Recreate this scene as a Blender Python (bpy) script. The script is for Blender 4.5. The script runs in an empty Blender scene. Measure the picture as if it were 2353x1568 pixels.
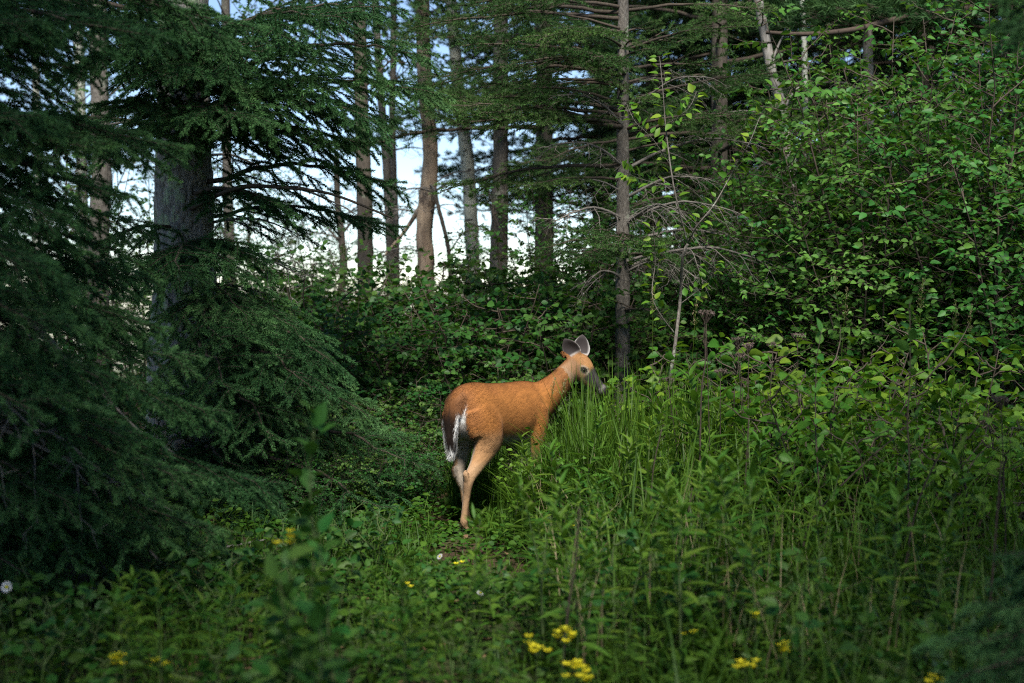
import bpy, math, random
import numpy as np
from mathutils import Vector, Matrix

# ------------------------------------------------------------------ camera, sky, sun, exposure
C = bpy.context.scene.collection
S = bpy.context.scene
FPX, CX, CY, TILT, CAMZ = 3267.0, 1176.0, 784.0, math.radians(2.26), 1.5

cam_d = bpy.data.cameras.new('camera')
cam = bpy.data.objects.new('camera', cam_d)
C.objects.link(cam)
cam.location = (0, 0, CAMZ)
cam.rotation_euler = (math.pi / 2 - TILT, 0, 0)
cam_d.sensor_width = 36.0
cam_d.lens = 50.0
cam_d.clip_start = 0.05
cam_d.clip_end = 3000.0
cam_d.dof.use_dof = True
cam_d.dof.focus_distance = 9.0
cam_d.dof.aperture_fstop = 1.7
S.camera = cam

SUN_AZ, SUN_EL = math.radians(174), math.radians(52)      # azimuth clockwise from +Y: high behind the camera
W = bpy.data.worlds.new('World')
S.world = W
W.use_nodes = True
wn = W.node_tree
bg = wn.nodes['Background']
sky = wn.nodes.new('ShaderNodeTexSky')
sky.sky_type = 'NISHITA'
sky.sun_disc = False
sky.sun_elevation = SUN_EL
sky.sun_rotation = SUN_AZ
sky.air_density = 0.8
sky.dust_density = 0.1
sky.altitude = 1000.0
sky.ozone_density = 1.0
wn.links.new(sky.outputs[0], bg.inputs['Color'])
bg.inputs['Strength'].default_value = 0.10

sun_d = bpy.data.lights.new('sun', 'SUN')
sun_d.energy = 4.2
sun_d.angle = math.radians(14)
sun_d.color = (1.0, 0.95, 0.86)
sun = bpy.data.objects.new('sun', sun_d)
C.objects.link(sun)
sd = Vector((math.sin(SUN_AZ) * math.cos(SUN_EL), math.cos(SUN_AZ) * math.cos(SUN_EL), math.sin(SUN_EL)))
sun.rotation_euler = sd.to_track_quat('Z', 'Y').to_euler()
sun.location = (0, -20, 30)

S.view_settings.view_transform = 'Standard'
S.view_settings.look = 'None'
S.view_settings.exposure = 1.0
S.view_settings.gamma = 1.0
S.view_settings.use_curve_mapping = False
S.render.engine = 'CYCLES'
S.cycles.max_bounces = 5
S.cycles.diffuse_bounces = 2
S.cycles.glossy_bounces = 2
S.cycles.transmission_bounces = 4
S.cycles.transparent_max_bounces = 4
S.cycles.use_denoising = False
S.cycles.filter_width = 1.1
S.cycles.caustics_reflective = False
S.cycles.caustics_refractive = False


def at(px, py, d):
    """a world point seen at (px, py) of a 2352-wide picture, d metres ahead"""
    u, v = (px - CX) / FPX, -(py - CY) / FPX
    y = math.cos(TILT) + math.sin(TILT) * v
    z = -math.sin(TILT) + math.cos(TILT) * v
    return Vector((u * d / y, d, CAMZ + z * d / y))


def ground_z(x, y):
    return (0.035 * np.sin(x * 1.3 + 0.7) * np.cos(y * 0.9) + 0.03 * np.sin(x * 0.45 - y * 0.5 + 1.0)
            + 0.012 * np.sin(x * 4.1 + y * 3.3)) * np.clip((30 - y) / 15, 0.2, 1.0)


def gz(x, y):
    return float(ground_z(np.array(x, float), np.array(y, float)))


# ------------------------------------------------------------------ materials
def new_mat(name):
    m = bpy.data.materials.new(name)
    m.use_nodes = True
    return m, m.node_tree, m.node_tree.nodes['Principled BSDF']


def mixrgb(nt, fac, a, b, blend='MIX'):
    n = nt.nodes.new('ShaderNodeMix')
    n.data_type = 'RGBA'
    n.blend_type = blend
    for sock, v in ((n.inputs[0], fac), (n.inputs[6], a), (n.inputs[7], b)):
        if isinstance(v, (int, float)):
            sock.default_value = v
        elif isinstance(v, tuple):
            sock.default_value = (*v, 1.0)
        else:
            nt.links.new(v, sock)
    return n.outputs[2]


def noise(nt, scale, detail=4, rough=0.6, vec=None):
    n = nt.nodes.new('ShaderNodeTexNoise')
    n.inputs['Scale'].default_value = scale
    n.inputs['Detail'].default_value = detail
    n.inputs['Roughness'].default_value = rough
    if vec is not None:
        nt.links.new(vec, n.inputs['Vector'])
    return n.outputs['Fac']


def ramp(nt, fac, stops):
    n = nt.nodes.new('ShaderNodeValToRGB')
    nt.links.new(fac, n.inputs[0])
    e = n.color_ramp.elements
    while len(e) < len(stops):
        e.new(0.5)
    for k, (p, c) in enumerate(stops):
        e[k].position = p
        e[k].color = (*c, 1.0) if len(c) == 3 else c
    return n.outputs[0]


def coords(nt, scale=(1, 1, 1)):
    t = nt.nodes.new('ShaderNodeTexCoord')
    m = nt.nodes.new('ShaderNodeMapping')
    m.inputs['Scale'].default_value = scale
    nt.links.new(t.outputs['Object'], m.inputs[0])
    return m.outputs[0]


def bump(nt, p, h, strength=0.5, dist=0.01):
    b = nt.nodes.new('ShaderNodeBump')
    b.inputs['Strength'].default_value = strength
    b.inputs['Distance'].default_value = dist
    nt.links.new(h, b.inputs['Height'])
    nt.links.new(b.outputs[0], p.inputs['Normal'])


def leaf_mat(name, lo, hi, trans=(0.10, 0.16, 0.02), tw=0.3, rough=0.45, spec=0.4, hue=0.03):
    m, nt, p = new_mat(name)
    a = nt.nodes.new('ShaderNodeAttribute')
    a.attribute_name = 'tint'
    oi = nt.nodes.new('ShaderNodeObjectInfo')
    col = ramp(nt, a.outputs['Fac'], [(0.0, lo), (1.0, hi)])
    h = nt.nodes.new('ShaderNodeHueSaturation')
    mr = nt.nodes.new('ShaderNodeMapRange')
    mr.inputs['To Min'].default_value = 0.5 - hue
    mr.inputs['To Max'].default_value = 0.5 + hue
    nt.links.new(oi.outputs['Random'], mr.inputs[0])
    nt.links.new(mr.outputs[0], h.inputs['Hue'])
    mr2 = nt.nodes.new('ShaderNodeMapRange')
    mr2.inputs['To Min'].default_value = 1.2
    mr2.inputs['To Max'].default_value = 0.75
    nt.links.new(oi.outputs['Random'], mr2.inputs[0])
    nt.links.new(mr2.outputs[0], h.inputs['Value'])
    nt.links.new(col, h.inputs['Color'])
    nt.links.new(h.outputs[0], p.inputs['Base Color'])
    p.inputs['Roughness'].default_value = rough
    p.inputs['Specular IOR Level'].default_value = spec
    if tw > 0:
        t = nt.nodes.new('ShaderNodeBsdfTranslucent')
        nt.links.new(mixrgb(nt, 0.6, h.outputs[0], trans), t.inputs['Color'])
        mx = nt.nodes.new('ShaderNodeMixShader')
        mx.inputs[0].default_value = tw
        nt.links.new(p.outputs[0], mx.inputs[1])
        nt.links.new(t.outputs[0], mx.inputs[2])
        nt.links.new(mx.outputs[0], nt.nodes['Material Output'].inputs['Surface'])
    return m


def bark_mat(name, c0, c1, scale=(14, 14, 3), lichen=None, lam=(0.55, 0.62), rough=0.9, bstr=0.8, bd=0.012, marks=None):
    m, nt, p = new_mat(name)
    v = coords(nt, scale)
    n1 = noise(nt, 2.0, 8, 0.7, v)
    col = ramp(nt, n1, [(0.3, c0), (0.7, c1)])
    v2 = coords(nt, (1, 1, 0.8))
    if lichen:
        big = noise(nt, 6.0, 3, 0.6, v2)
        fine = noise(nt, 45.0, 4, 0.6, v2)
        s = nt.nodes.new('ShaderNodeMath')
        s.operation = 'MULTIPLY_ADD'
        nt.links.new(fine, s.inputs[0])
        s.inputs[1].default_value = 0.45
        nt.links.new(big, s.inputs[2])
        msk = ramp(nt, s.outputs[0], [(lam[0] + 0.22, (0, 0, 0)), (lam[1] + 0.22, (1, 1, 1))])
        col = mixrgb(nt, msk, col, lichen)
    if marks:
        w = noise(nt, 3.0, 3, 0.55, coords(nt, (3.5, 3.5, 9)))
        msk = ramp(nt, w, [(0.60, (0, 0, 0)), (0.66, (1, 1, 1))])
        col = mixrgb(nt, msk, col, marks)
    nt.links.new(col, p.inputs['Base Color'])
    p.inputs['Roughness'].default_value = rough
    p.inputs['Specular IOR Level'].default_value = 0.2
    bump(nt, p, n1, bstr, bd)
    return m


M = {}
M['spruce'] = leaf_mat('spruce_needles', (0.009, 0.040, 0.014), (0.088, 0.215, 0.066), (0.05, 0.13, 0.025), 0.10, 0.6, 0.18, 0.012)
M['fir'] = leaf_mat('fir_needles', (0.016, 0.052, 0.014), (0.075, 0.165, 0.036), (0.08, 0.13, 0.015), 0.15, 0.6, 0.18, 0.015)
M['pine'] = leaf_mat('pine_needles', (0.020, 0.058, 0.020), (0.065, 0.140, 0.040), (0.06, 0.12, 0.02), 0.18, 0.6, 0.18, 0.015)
M['leaf'] = leaf_mat('shrub_leaf', (0.020, 0.078, 0.014), (0.072, 0.210, 0.034), (0.13, 0.26, 0.012), 0.30, 0.5, 0.24)
M['leaf_dark'] = leaf_mat('dark_shrub_leaf', (0.016, 0.060, 0.012), (0.052, 0.140, 0.022), (0.09, 0.20, 0.012), 0.28, 0.5, 0.24)
M['leaf_bright'] = leaf_mat('bright_leaf', (0.050, 0.130, 0.010), (0.120, 0.240, 0.022), (0.18, 0.32, 0.012), 0.33, 0.5, 0.24)
M['herb'] = leaf_mat('herb_leaf', (0.022, 0.070, 0.010), (0.088, 0.185, 0.020), (0.11, 0.23, 0.012), 0.28, 0.5, 0.22)
M['grass'] = leaf_mat('grass_blade', (0.028, 0.075, 0.008), (0.112, 0.200, 0.020), (0.13, 0.25, 0.012), 0.28, 0.5, 0.22)
M['straw'] = leaf_mat('straw', (0.20, 0.16, 0.08), (0.36, 0.31, 0.18), (0.3, 0.25, 0.1), 0.2, 0.7, 0.2)
M['dry'] = leaf_mat('dry_flower', (0.10, 0.075, 0.06), (0.24, 0.19, 0.16), (0.2, 0.15, 0.1), 0.1, 0.8, 0.1)
M['yellow'] = leaf_mat('yellow_petal', (0.66, 0.55, 0.01), (0.86, 0.80, 0.04), (0.8, 0.7, 0.05), 0.3, 0.5, 0.3, 0.005)
M['white'] = leaf_mat('white_petal', (0.70, 0.71, 0.70), (0.85, 0.85, 0.84), (0.8, 0.8, 0.8), 0.3, 0.5, 0.3, 0.0)
M['litter'] = leaf_mat('leaf_litter', (0.09, 0.055, 0.028), (0.24, 0.16, 0.085), (0.2, 0.12, 0.05), 0.1, 0.8, 0.15)
M['bark_big'] = bark_mat('lichened_bark', (0.06, 0.055, 0.048), (0.44, 0.41, 0.37), (26, 26, 9), (0.30, 0.36, 0.23), (0.53, 0.60), bstr=1.0, bd=0.02)
M['bark'] = bark_mat('grey_bark', (0.045, 0.038, 0.032), (0.21, 0.19, 0.165), (34, 34, 13), (0.26, 0.28, 0.22), (0.60, 0.68), bstr=1.0)
M['bark_dark'] = bark_mat('dark_bark', (0.04, 0.034, 0.028), (0.13, 0.11, 0.09), (20, 20, 4), (0.20, 0.23, 0.17), (0.66, 0.76))
M['aspen'] = bark_mat('aspen_bark', (0.36, 0.38, 0.33), (0.56, 0.57, 0.50), (6, 6, 5), None, bstr=0.3, bd=0.004, rough=0.7, marks=(0.06, 0.055, 0.05))
M['snag'] = bark_mat('bare_wood', (0.16, 0.11, 0.08), (0.46, 0.36, 0.26), (12, 12, 1.2), (0.10, 0.075, 0.06), (0.55, 0.60), bstr=0.6)
M['grey_wood'] = bark_mat('weathered_wood', (0.11, 0.10, 0.09), (0.33, 0.31, 0.285), (26, 26, 4), (0.09, 0.075, 0.065), (0.60, 0.66), bstr=0.6)
M['twig'] = bark_mat('twig_wood', (0.035, 0.027, 0.020), (0.10, 0.08, 0.062), (30, 30, 30), bstr=0.3, bd=0.002)
M['dead_twig'] = bark_mat('dead_twig_wood', (0.09, 0.08, 0.07), (0.22, 0.20, 0.18), (30, 30, 30), bstr=0.3, bd=0.002)
M['stem'] = bark_mat('green_stem', (0.05, 0.08, 0.025), (0.10, 0.14, 0.05), (20, 20, 20), bstr=0.1, bd=0.001)
M['dark_stem'] = bark_mat('dark_stem', (0.035, 0.028, 0.022), (0.09, 0.065, 0.05), (20, 20, 20), bstr=0.1, bd=0.001)
M['log'] = bark_mat('mossy_log', (0.022, 0.019, 0.017), (0.085, 0.072, 0.062), (14, 14, 14), (0.035, 0.055, 0.018), (0.60, 0.66))


def ground_mat():
    m, nt, p = new_mat('forest_floor')
    v = coords(nt)
    n1 = noise(nt, 1.1, 6, 0.6, v)
    n2 = noise(nt, 28.0, 6, 0.7, v)
    soil = ramp(nt, n2, [(0.3, (0.028, 0.020, 0.013)), (0.55, (0.075, 0.052, 0.032)), (0.75, (0.13, 0.098, 0.06))])
    green = ramp(nt, n2, [(0.3, (0.018, 0.032, 0.010)), (0.7, (0.055, 0.085, 0.026))])
    near = mixrgb(nt, ramp(nt, n1, [(0.40, (0, 0, 0)), (0.56, (1, 1, 1))]), soil, green)
    sx = nt.nodes.new('ShaderNodeSeparateXYZ')
    nt.links.new(v, sx.inputs[0])
    n3 = noise(nt, 0.25, 5, 0.6, v)
    ad = nt.nodes.new('ShaderNodeMath')
    ad.operation = 'MULTIPLY_ADD'
    nt.links.new(n3, ad.inputs[0])
    ad.inputs[1].default_value = 8.0
    nt.links.new(sx.outputs['Y'], ad.inputs[2])
    mr = nt.nodes.new('ShaderNodeMapRange')
    mr.inputs['From Min'].default_value = 27.0
    mr.inputs['From Max'].default_value = 34.0
    nt.links.new(ad.outputs[0], mr.inputs[0])
    field = ramp(nt, noise(nt, 1.7, 7, 0.7, v), [(0.3, (0.36, 0.35, 0.24)), (0.7, (0.55, 0.54, 0.44))])
    nt.links.new(mixrgb(nt, mr.outputs[0], near, field), p.inputs['Base Color'])
    p.inputs['Roughness'].default_value = 0.95
    p.inputs['Specular IOR Level'].default_value = 0.1
    bump(nt, p, n2, 0.7, 0.03)
    return m


M['ground'] = ground_mat()


# ------------------------------------------------------------------ mesh tools
class MB:
    """collects triangles with a tint per vertex; build() links ONE mesh object"""
    def __init__(s):
        s.V, s.F, s.T, s.n = [], [], [], 0

    def raw(s, v, f, t=0.5):
        v = np.asarray(v, np.float32).reshape(-1, 3)
        f = np.asarray(f, np.int32).reshape(-1, 3)
        s.V.append(v)
        s.F.append(f + s.n)
        s.T.append(np.broadcast_to(np.asarray(t, np.float32), (len(v),)).copy())
        s.n += len(v)

    def inst(s, tv, tf, mats, pos, tint):
        """template (k,3) placed with N 3x3 matrices (columns = axes, scaled) and N positions"""
        N, k = len(pos), len(tv)
        if N == 0:
            return
        v = np.einsum('nij,kj->nki', mats, tv) + pos[:, None, :]
        f = tf[None] + (np.arange(N) * k)[:, None, None]
        s.raw(v.reshape(-1, 3), f.reshape(-1, 3), np.repeat(np.asarray(tint, np.float32), k))

    def tube(s, pts, rad, sides=5, tint=0.5, cap=True):
        P = np.asarray(pts, float)
        n = len(P)
        R = np.broadcast_to(np.asarray(rad, float), (n,))
        T = np.gradient(P, axis=0)
        T /= np.linalg.norm(T, axis=1)[:, None] + 1e-9
        ref = np.array([0.0, 0.0, 1.0]) if abs(T[0, 2]) < 0.8 else np.array([1.0, 0.0, 0.0])
        U = np.cross(T, ref)
        U /= np.linalg.norm(U, axis=1)[:, None] + 1e-9
        Wv = np.cross(T, U)
        a = np.arange(sides) * 2 * math.pi / sides
        v = (P[:, None] + R[:, None, None] * (np.cos(a)[None, :, None] * U[:, None] + np.sin(a)[None, :, None] * Wv[:, None])).reshape(-1, 3)
        i = np.arange(n - 1)[:, None] * sides
        j = np.arange(sides)[None]
        j2 = (j + 1) % sides
        q = np.stack([i + j, i + j2, i + sides + j2, i + sides + j], -1).reshape(-1, 4)
        f = np.concatenate([q[:, [0, 2, 1]], q[:, [0, 3, 2]]])
        if cap:
            v = np.concatenate([v, P[:1], P[-1:]])
            c0, c1 = n * sides, n * sides + 1
            b = (n - 1) * sides
            f = np.concatenate([f, [[c0, k, (k + 1) % sides] for k in range(sides)],
                                [[c1, b + (k + 1) % sides, b + k] for k in range(sides)]])
        s.raw(v, f, tint)

    def mesh(s, name, mat, smooth=True):
        me = bpy.data.meshes.new(name)
        if s.n:
            V = np.concatenate(s.V)
            F = np.concatenate(s.F)
            me.vertices.add(len(V))
            me.vertices.foreach_set('co', V.ravel())
            me.loops.add(len(F) * 3)
            me.loops.foreach_set('vertex_index', F.ravel())
            me.polygons.add(len(F))
            me.polygons.foreach_set('loop_start', np.arange(0, len(F) * 3, 3, dtype=np.int32))
            me.polygons.foreach_set('use_smooth', np.full(len(F), smooth))
            at_ = me.attributes.new('tint', 'FLOAT', 'POINT')
            at_.data.foreach_set('value', np.concatenate(s.T))
            me.update(calc_edges=True)
        if mat is not None:
            me.materials.append(M[mat] if isinstance(mat, str) else mat)
        return me

    def build(s, name, mat, parent=None, smooth=True):
        return link(name, s.mesh(name, mat, smooth), parent)


def link(name, data, parent=None, mat=None):
    o = bpy.data.objects.new(name, data)
    C.objects.link(o)
    if parent is not None:
        o.parent = parent
    if mat is not None:
        o.matrix_local = mat
    return o


def tag(o, label=None, cat=None, group=None, kind=None):
    for k, v in (('label', label), ('category', cat), ('group', group), ('kind', kind)):
        if v:
            o[k] = v
    return o


def empty(name, loc, rz=0.0, scale=1.0):
    o = bpy.data.objects.new(name, None)
    C.objects.link(o)
    o.empty_display_size = 0.1
    o.location = loc
    o.rotation_euler = (0, 0, rz)
    o.scale = (scale, scale, scale)
    return o


def unit(a):
    a = np.asarray(a, float)
    return a / (np.linalg.norm(a, axis=-1, keepdims=True) + 1e-9)


def frames(d, up, roll=None):
    """N matrices whose X column is d, Z column as near to up as it gets"""
    d = unit(d)
    y = unit(np.cross(up, d))
    z = np.cross(d, y)
    if roll is not None:
        c, s_ = np.cos(roll)[:, None], np.sin(roll)[:, None]
        y, z = y * c + z * s_, z * c - y * s_
    return np.stack([d, y, z], -1)


def leaf_template(width=0.5, peak=0.4, curl=0.12, fold=0.10, tip=0.0):
    """a leaf 1 long: midrib, two halves folded up, the tip curling down"""
    xs = np.array([0.0, peak * 0.5, peak, peak + (1 - peak) * 0.55, 1.0])
    ws = np.array([0.0, 0.40, 0.5, 0.30 - tip, 0.0]) * width
    zc = -curl * xs ** 2
    v = [(xs[0], 0, 0)]
    for k in (1, 2, 3):
        v += [(xs[k], ws[k], zc[k] + fold * ws[k] * 2), (xs[k], 0, zc[k]), (xs[k], -ws[k], zc[k] + fold * ws[k] * 2)]
    v.append((xs[4], 0, zc[4]))
    f = [(0, 2, 1), (0, 3, 2)]
    for b in (1, 4):
        f += [(b, b + 1, b + 4), (b, b + 4, b + 3), (b + 1, b + 2, b + 5), (b + 1, b + 5, b + 4)]
    f += [(7, 8, 10), (8, 9, 10)]
    return np.array(v, float), np.array(f)[:, ::-1]


OVATE = leaf_template(0.62, 0.42, 0.16, 0.16)
ROUND = leaf_template(0.80, 0.46, 0.12, 0.12, -0.05)
LANCE = leaf_template(0.24, 0.38, 0.28, 0.22)
PETAL = leaf_template(0.55, 0.6, -0.10, 0.10, -0.12)
STRAP = leaf_template(0.26, 0.5, 0.05, 0.10, -0.16)


def vnoise(u, v, seed, per=None):
    """value noise on a grid, wrapping in u every per cells"""
    r = np.random.RandomState(seed).rand(257, 257)
    i, j = np.floor(u).astype(int), np.floor(v).astype(int)
    a, b = u - i, v - j
    a, b = a * a * (3 - 2 * a), b * b * (3 - 2 * b)
    w = (lambda k: k % per % 257) if per else (lambda k: k % 257)
    g = lambda p, q: r[w(p), q % 257]
    return (g(i, j) * (1 - a) + g(i + 1, j) * a) * (1 - b) + (g(i, j + 1) * (1 - a) + g(i + 1, j + 1) * a) * b


def trunk_mesh(name, pts, rad, mat, sides=14, rows=60, rough=0.05, seed=1, plates=None):
    """a trunk along pts with an uneven, ridged surface"""
    P, R = np.asarray(pts, float), np.asarray(rad, float)
    t0 = np.linspace(0, 1, len(P))
    t = np.linspace(0, 1, rows)
    c = np.stack([np.interp(t, t0, P[:, k]) for k in range(3)], -1)
    k = max(3, rows // len(P) // 2 * 2 + 1)
    if len(P) > 2:
        pad = np.pad(c, ((k // 2, k // 2), (0, 0)), mode='edge')
        sm = np.stack([np.convolve(pad[:, q], np.ones(k) / k, 'valid') for q in range(3)], -1)
        c[1:-1] = sm[1:-1]
    r = np.interp(t, t0, R)
    L = np.linalg.norm(np.diff(P, axis=0), axis=1).sum()
    a = np.arange(sides) * 2 * math.pi / sides
    A, Z = np.meshgrid(a, t * L)
    amp = np.zeros_like(A)
    amp += (vnoise(A / (2 * math.pi) * 5, Z * 2.0, seed, 5) - 0.5) * rough * 1.2
    if plates:
        cells = plates
        ridge = np.abs(vnoise(A / (2 * math.pi) * cells, Z * cells / (2 * math.pi * R.mean()) * 0.30, seed + 1, cells) - 0.5) * 2
        fine = vnoise(A / (2 * math.pi) * cells * 2, Z * cells / (2 * math.pi * R.mean()) * 0.9, seed + 2, cells * 2)
        amp += (np.minimum(ridge * 2.4, 1) - 0.7) * rough + (fine - 0.5) * rough * 0.8
    rr = r[:, None] * (1 + amp)
    v = np.stack([c[:, None, 0] + rr * np.cos(A), c[:, None, 1] + rr * np.sin(A), np.broadcast_to(c[:, None, 2], A.shape)], -1).reshape(-1, 3)
    mb = MB()
    i = np.arange(rows - 1)[:, None] * sides
    j = np.arange(sides)[None]
    j2 = (j + 1) % sides
    q = np.stack([i + j, i + j2, i + sides + j2, i + sides + j], -1).reshape(-1, 4)
    f = np.concatenate([q[:, [0, 1, 2]], q[:, [0, 2, 3]]])
    n = len(v)
    v = np.concatenate([v, c[:1], c[-1:]])
    b = (rows - 1) * sides
    f = np.concatenate([f, [[n, (m + 1) % sides, m] for m in range(sides)], [[n + 1, b + m, b + (m + 1) % sides] for m in range(sides)]])
    mb.raw(v, f)
    return mb.mesh(name, mat)


# ------------------------------------------------------------------ the deer
def fur_mat():
    m, nt, p = new_mat('deer_coat')
    a = nt.nodes.new('ShaderNodeAttribute')
    a.attribute_name = 'coat'
    v = coords(nt, (26, 60, 60))
    n = noise(nt, 6.0, 4, 0.7, v)
    col = mixrgb(nt, 1.0, a.outputs['Color'], ramp(nt, n, [(0.3, (0.85, 0.84, 0.83)), (0.7, (1.0, 1.0, 1.0))]), 'MULTIPLY')
    nt.links.new(col, p.inputs['Base Color'])
    p.inputs['Roughness'].default_value = 0.75
    p.inputs['Specular IOR Level'].default_value = 0.18
    p.inputs['Sheen Weight'].default_value = 0.02
    bump(nt, p, n, 0.15, 0.003)
    return m


def ring_loft(mb, C_, A_, B_, n=20):
    """closed loft: centres, half axes a and b as vectors"""
    C_, A_, B_ = (np.asarray(q, float) for q in (C_, A_, B_))
    th = np.arange(n) * 2 * math.pi / n
    v = (C_[:, None] + np.cos(th)[None, :, None] * A_[:, None] + np.sin(th)[None, :, None] * B_[:, None]).reshape(-1, 3)
    k = len(C_)
    f = []
    for i in range(k - 1):
        for j in range(n):
            a, b = i * n + j, i * n + (j + 1) % n
            f += [(a, b, b + n), (a, b + n, a + n)]
    v = np.concatenate([v, C_[:1], C_[-1:]])
    for j in range(n):
        f += [(k * n, (j + 1) % n, j), (k * n + 1, (k - 1) * n + j, (k - 1) * n + (j + 1) % n)]
    f = np.array(f)
    vol = np.einsum('ij,ij->i', v[f[:, 0]], np.cross(v[f[:, 1]], v[f[:, 2]])).sum()
    mb.raw(v, f if vol > 0 else f[:, ::-1])


def resample(rows, m):
    """smooth the station table with Catmull-Rom"""
    R = np.asarray(rows, float)
    n = len(R)
    t = np.linspace(0, n - 1, m)
    i = np.clip(np.floor(t).astype(int), 0, n - 2)
    u = (t - i)[:, None]
    g = lambda q: R[np.clip(q, 0, n - 1)]
    p0, p1, p2, p3 = g(i - 1), g(i), g(i + 1), g(i + 2)
    return 0.5 * (2 * p1 + (p2 - p0) * u + (2 * p0 - 5 * p1 + 4 * p2 - p3) * u ** 2 + (3 * p1 - p0 - 3 * p2 + p3) * u ** 3)


def limb(mb, rows, side=np.array([0.0, 1.0, 0.0]), m=None, n=18):
    """rows: x y z front-back-radius lateral-radius"""
    R = resample(rows, m or len(rows) * 4)
    P = R[:, :3]
    T = unit(np.gradient(P, axis=0))
    B = unit(side - T * (T @ side)[:, None])
    A = np.cross(B, T)
    ring_loft(mb, P, A * np.maximum(R[:, 3:4], 0.004), B * np.maximum(R[:, 4:5], 0.004), n)


DEER_HEADING = math.radians(33)       # away from the camera and to the right


def build_deer():
    O = Vector((-0.065, 8.95, 0.0))
    fw = np.array([math.sin(DEER_HEADING), math.cos(DEER_HEADING), 0.0])
    lf = np.array([-fw[1], fw[0], 0.0])
    w2l = np.stack([fw, lf, [0, 0, 1.0]])          # rows: world -> local
    mb = MB()
    body = [(-0.515, 0.75, 0.03, 0.02), (-0.50, 0.745, 0.085, 0.065), (-0.46, 0.740, 0.135, 0.105), (-0.39, 0.735, 0.168, 0.138), (-0.29, 0.722, 0.186, 0.150),
            (-0.16, 0.702, 0.192, 0.150), (0.0, 0.688, 0.198, 0.158), (0.14, 0.684, 0.202, 0.156), (0.26, 0.690, 0.196, 0.140),
            (0.36, 0.705, 0.165, 0.112), (0.43, 0.715, 0.115, 0.080), (0.465, 0.72, 0.04, 0.03)]
    b = resample(body, 48)
    z0 = np.zeros(len(b))
    ring_loft(mb, np.stack([b[:, 0], z0, b[:, 1]], -1), np.stack([z0, b[:, 3], z0], -1), np.stack([z0, z0, b[:, 2]], -1), 28)
    # neck, bending to the right
    limb(mb, [(0.22, 0.0, 0.685, 0.165, 0.120), (0.34, -0.015, 0.715, 0.155, 0.108), (0.44, -0.055, 0.775, 0.124, 0.092), (0.515, -0.098, 0.845, 0.100, 0.078),
              (0.565, -0.138, 0.915, 0.084, 0.068), (0.60, -0.17, 0.975, 0.066, 0.058)])
    # hind legs: right one standing back, left one a step ahead
    hind = [(-0.37, 0.075, 0.77, 0.135, 0.070), (-0.345, 0.095, 0.67, 0.155, 0.082), (-0.325, 0.112, 0.58, 0.130, 0.076), (-0.355, 0.115, 0.50, 0.090, 0.060),
            (-0.405, 0.112, 0.42, 0.056, 0.042), (-0.455, 0.108, 0.355, 0.043, 0.031), (-0.470, 0.106, 0.315, 0.039, 0.029), (-0.465, 0.104, 0.24, 0.026, 0.022),
            (-0.458, 0.103, 0.13, 0.022, 0.019), (-0.452, 0.102, 0.085, 0.026, 0.022), (-0.435, 0.102, 0.05, 0.021, 0.019), (-0.425, 0.102, 0.025, 0.026, 0.024), (-0.415, 0.102, 0.0, 0.030, 0.027)]
    tuck = lambda z: min(1.0, max(0.0, (0.55 - z) / 0.5))
    limb(mb, [(x - 0.055 * tuck(z), -y + 0.045 * tuck(z), z, a, c) for x, y, z, a, c in hind])
    ahead = lambda z: 0.17 * min(1.0, max(0.0, (0.72 - z) / 0.5))
    limb(mb, [(x + ahead(z), y - 0.03 * tuck(z), z, a, c) for x, y, z, a, c in hind])
    for sx, sy in ((-0.055 * tuck(0.36), -(1 - 0.42 * tuck(0.36))), (ahead(0.36), 1 - 0.28 * tuck(0.36))):      # heel of the hock
        ring_loft(mb, [(-0.505 + sx, sy * 0.107, 0.40), (-0.508 + sx, sy * 0.107, 0.375), (-0.495 + sx, sy * 0.107, 0.335), (-0.48 + sx, sy * 0.107, 0.30)],
                  [(0.008, 0, 0), (0.02, 0, 0), (0.022, 0, 0), (0.01, 0, 0)], [(0, 0.008, 0), (0, 0.019, 0), (0, 0.02, 0), (0, 0.01, 0)], 12)
    fore = [(0.27, 0.085, 0.72, 0.12, 0.065), (0.26, 0.10, 0.62, 0.10, 0.065), (0.245, 0.108, 0.53, 0.068, 0.050), (0.24, 0.105, 0.45, 0.044, 0.037), (0.248, 0.10, 0.37, 0.034, 0.030),
            (0.252, 0.098, 0.335, 0.034, 0.031), (0.25, 0.096, 0.29, 0.027, 0.025), (0.25, 0.095, 0.2, 0.020, 0.018), (0.25, 0.095, 0.11, 0.020, 0.018), (0.252, 0.095, 0.08, 0.024, 0.021),
            (0.268, 0.095, 0.048, 0.020, 0.019), (0.275, 0.095, 0.025, 0.026, 0.024), (0.285, 0.095, 0.0, 0.030, 0.027)]
    limb(mb, [(x, -y, z, a, c) for x, y, z, a, c in fore])
    limb(mb, [(x + 0.10 * min(1, max(0, (0.7 - z) / 0.6)), y, z, a, c) for x, y, z, a, c in fore])
    # tail
    tail = [(-0.43, 0, 0.875, 0.026, 0.036), (-0.488, 0.0, 0.835, 0.028, 0.044), (-0.524, 0.004, 0.765, 0.025, 0.048), (-0.538, 0.008, 0.69, 0.022, 0.044),
            (-0.538, 0.012, 0.60, 0.018, 0.034), (-0.530, 0.014, 0.53, 0.015, 0.025), (-0.526, 0.015, 0.48, 0.009, 0.012)]
    limb(mb, tail)
    # head
    H0 = np.array([0.605, -0.170, 0.992])
    hd = unit(w2l @ unit(np.array([0.72, -0.30, -0.62])))
    hl = unit(np.cross([0, 0, 1.0], hd))            # towards the deer's left
    hu = np.cross(hd, hl)
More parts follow.
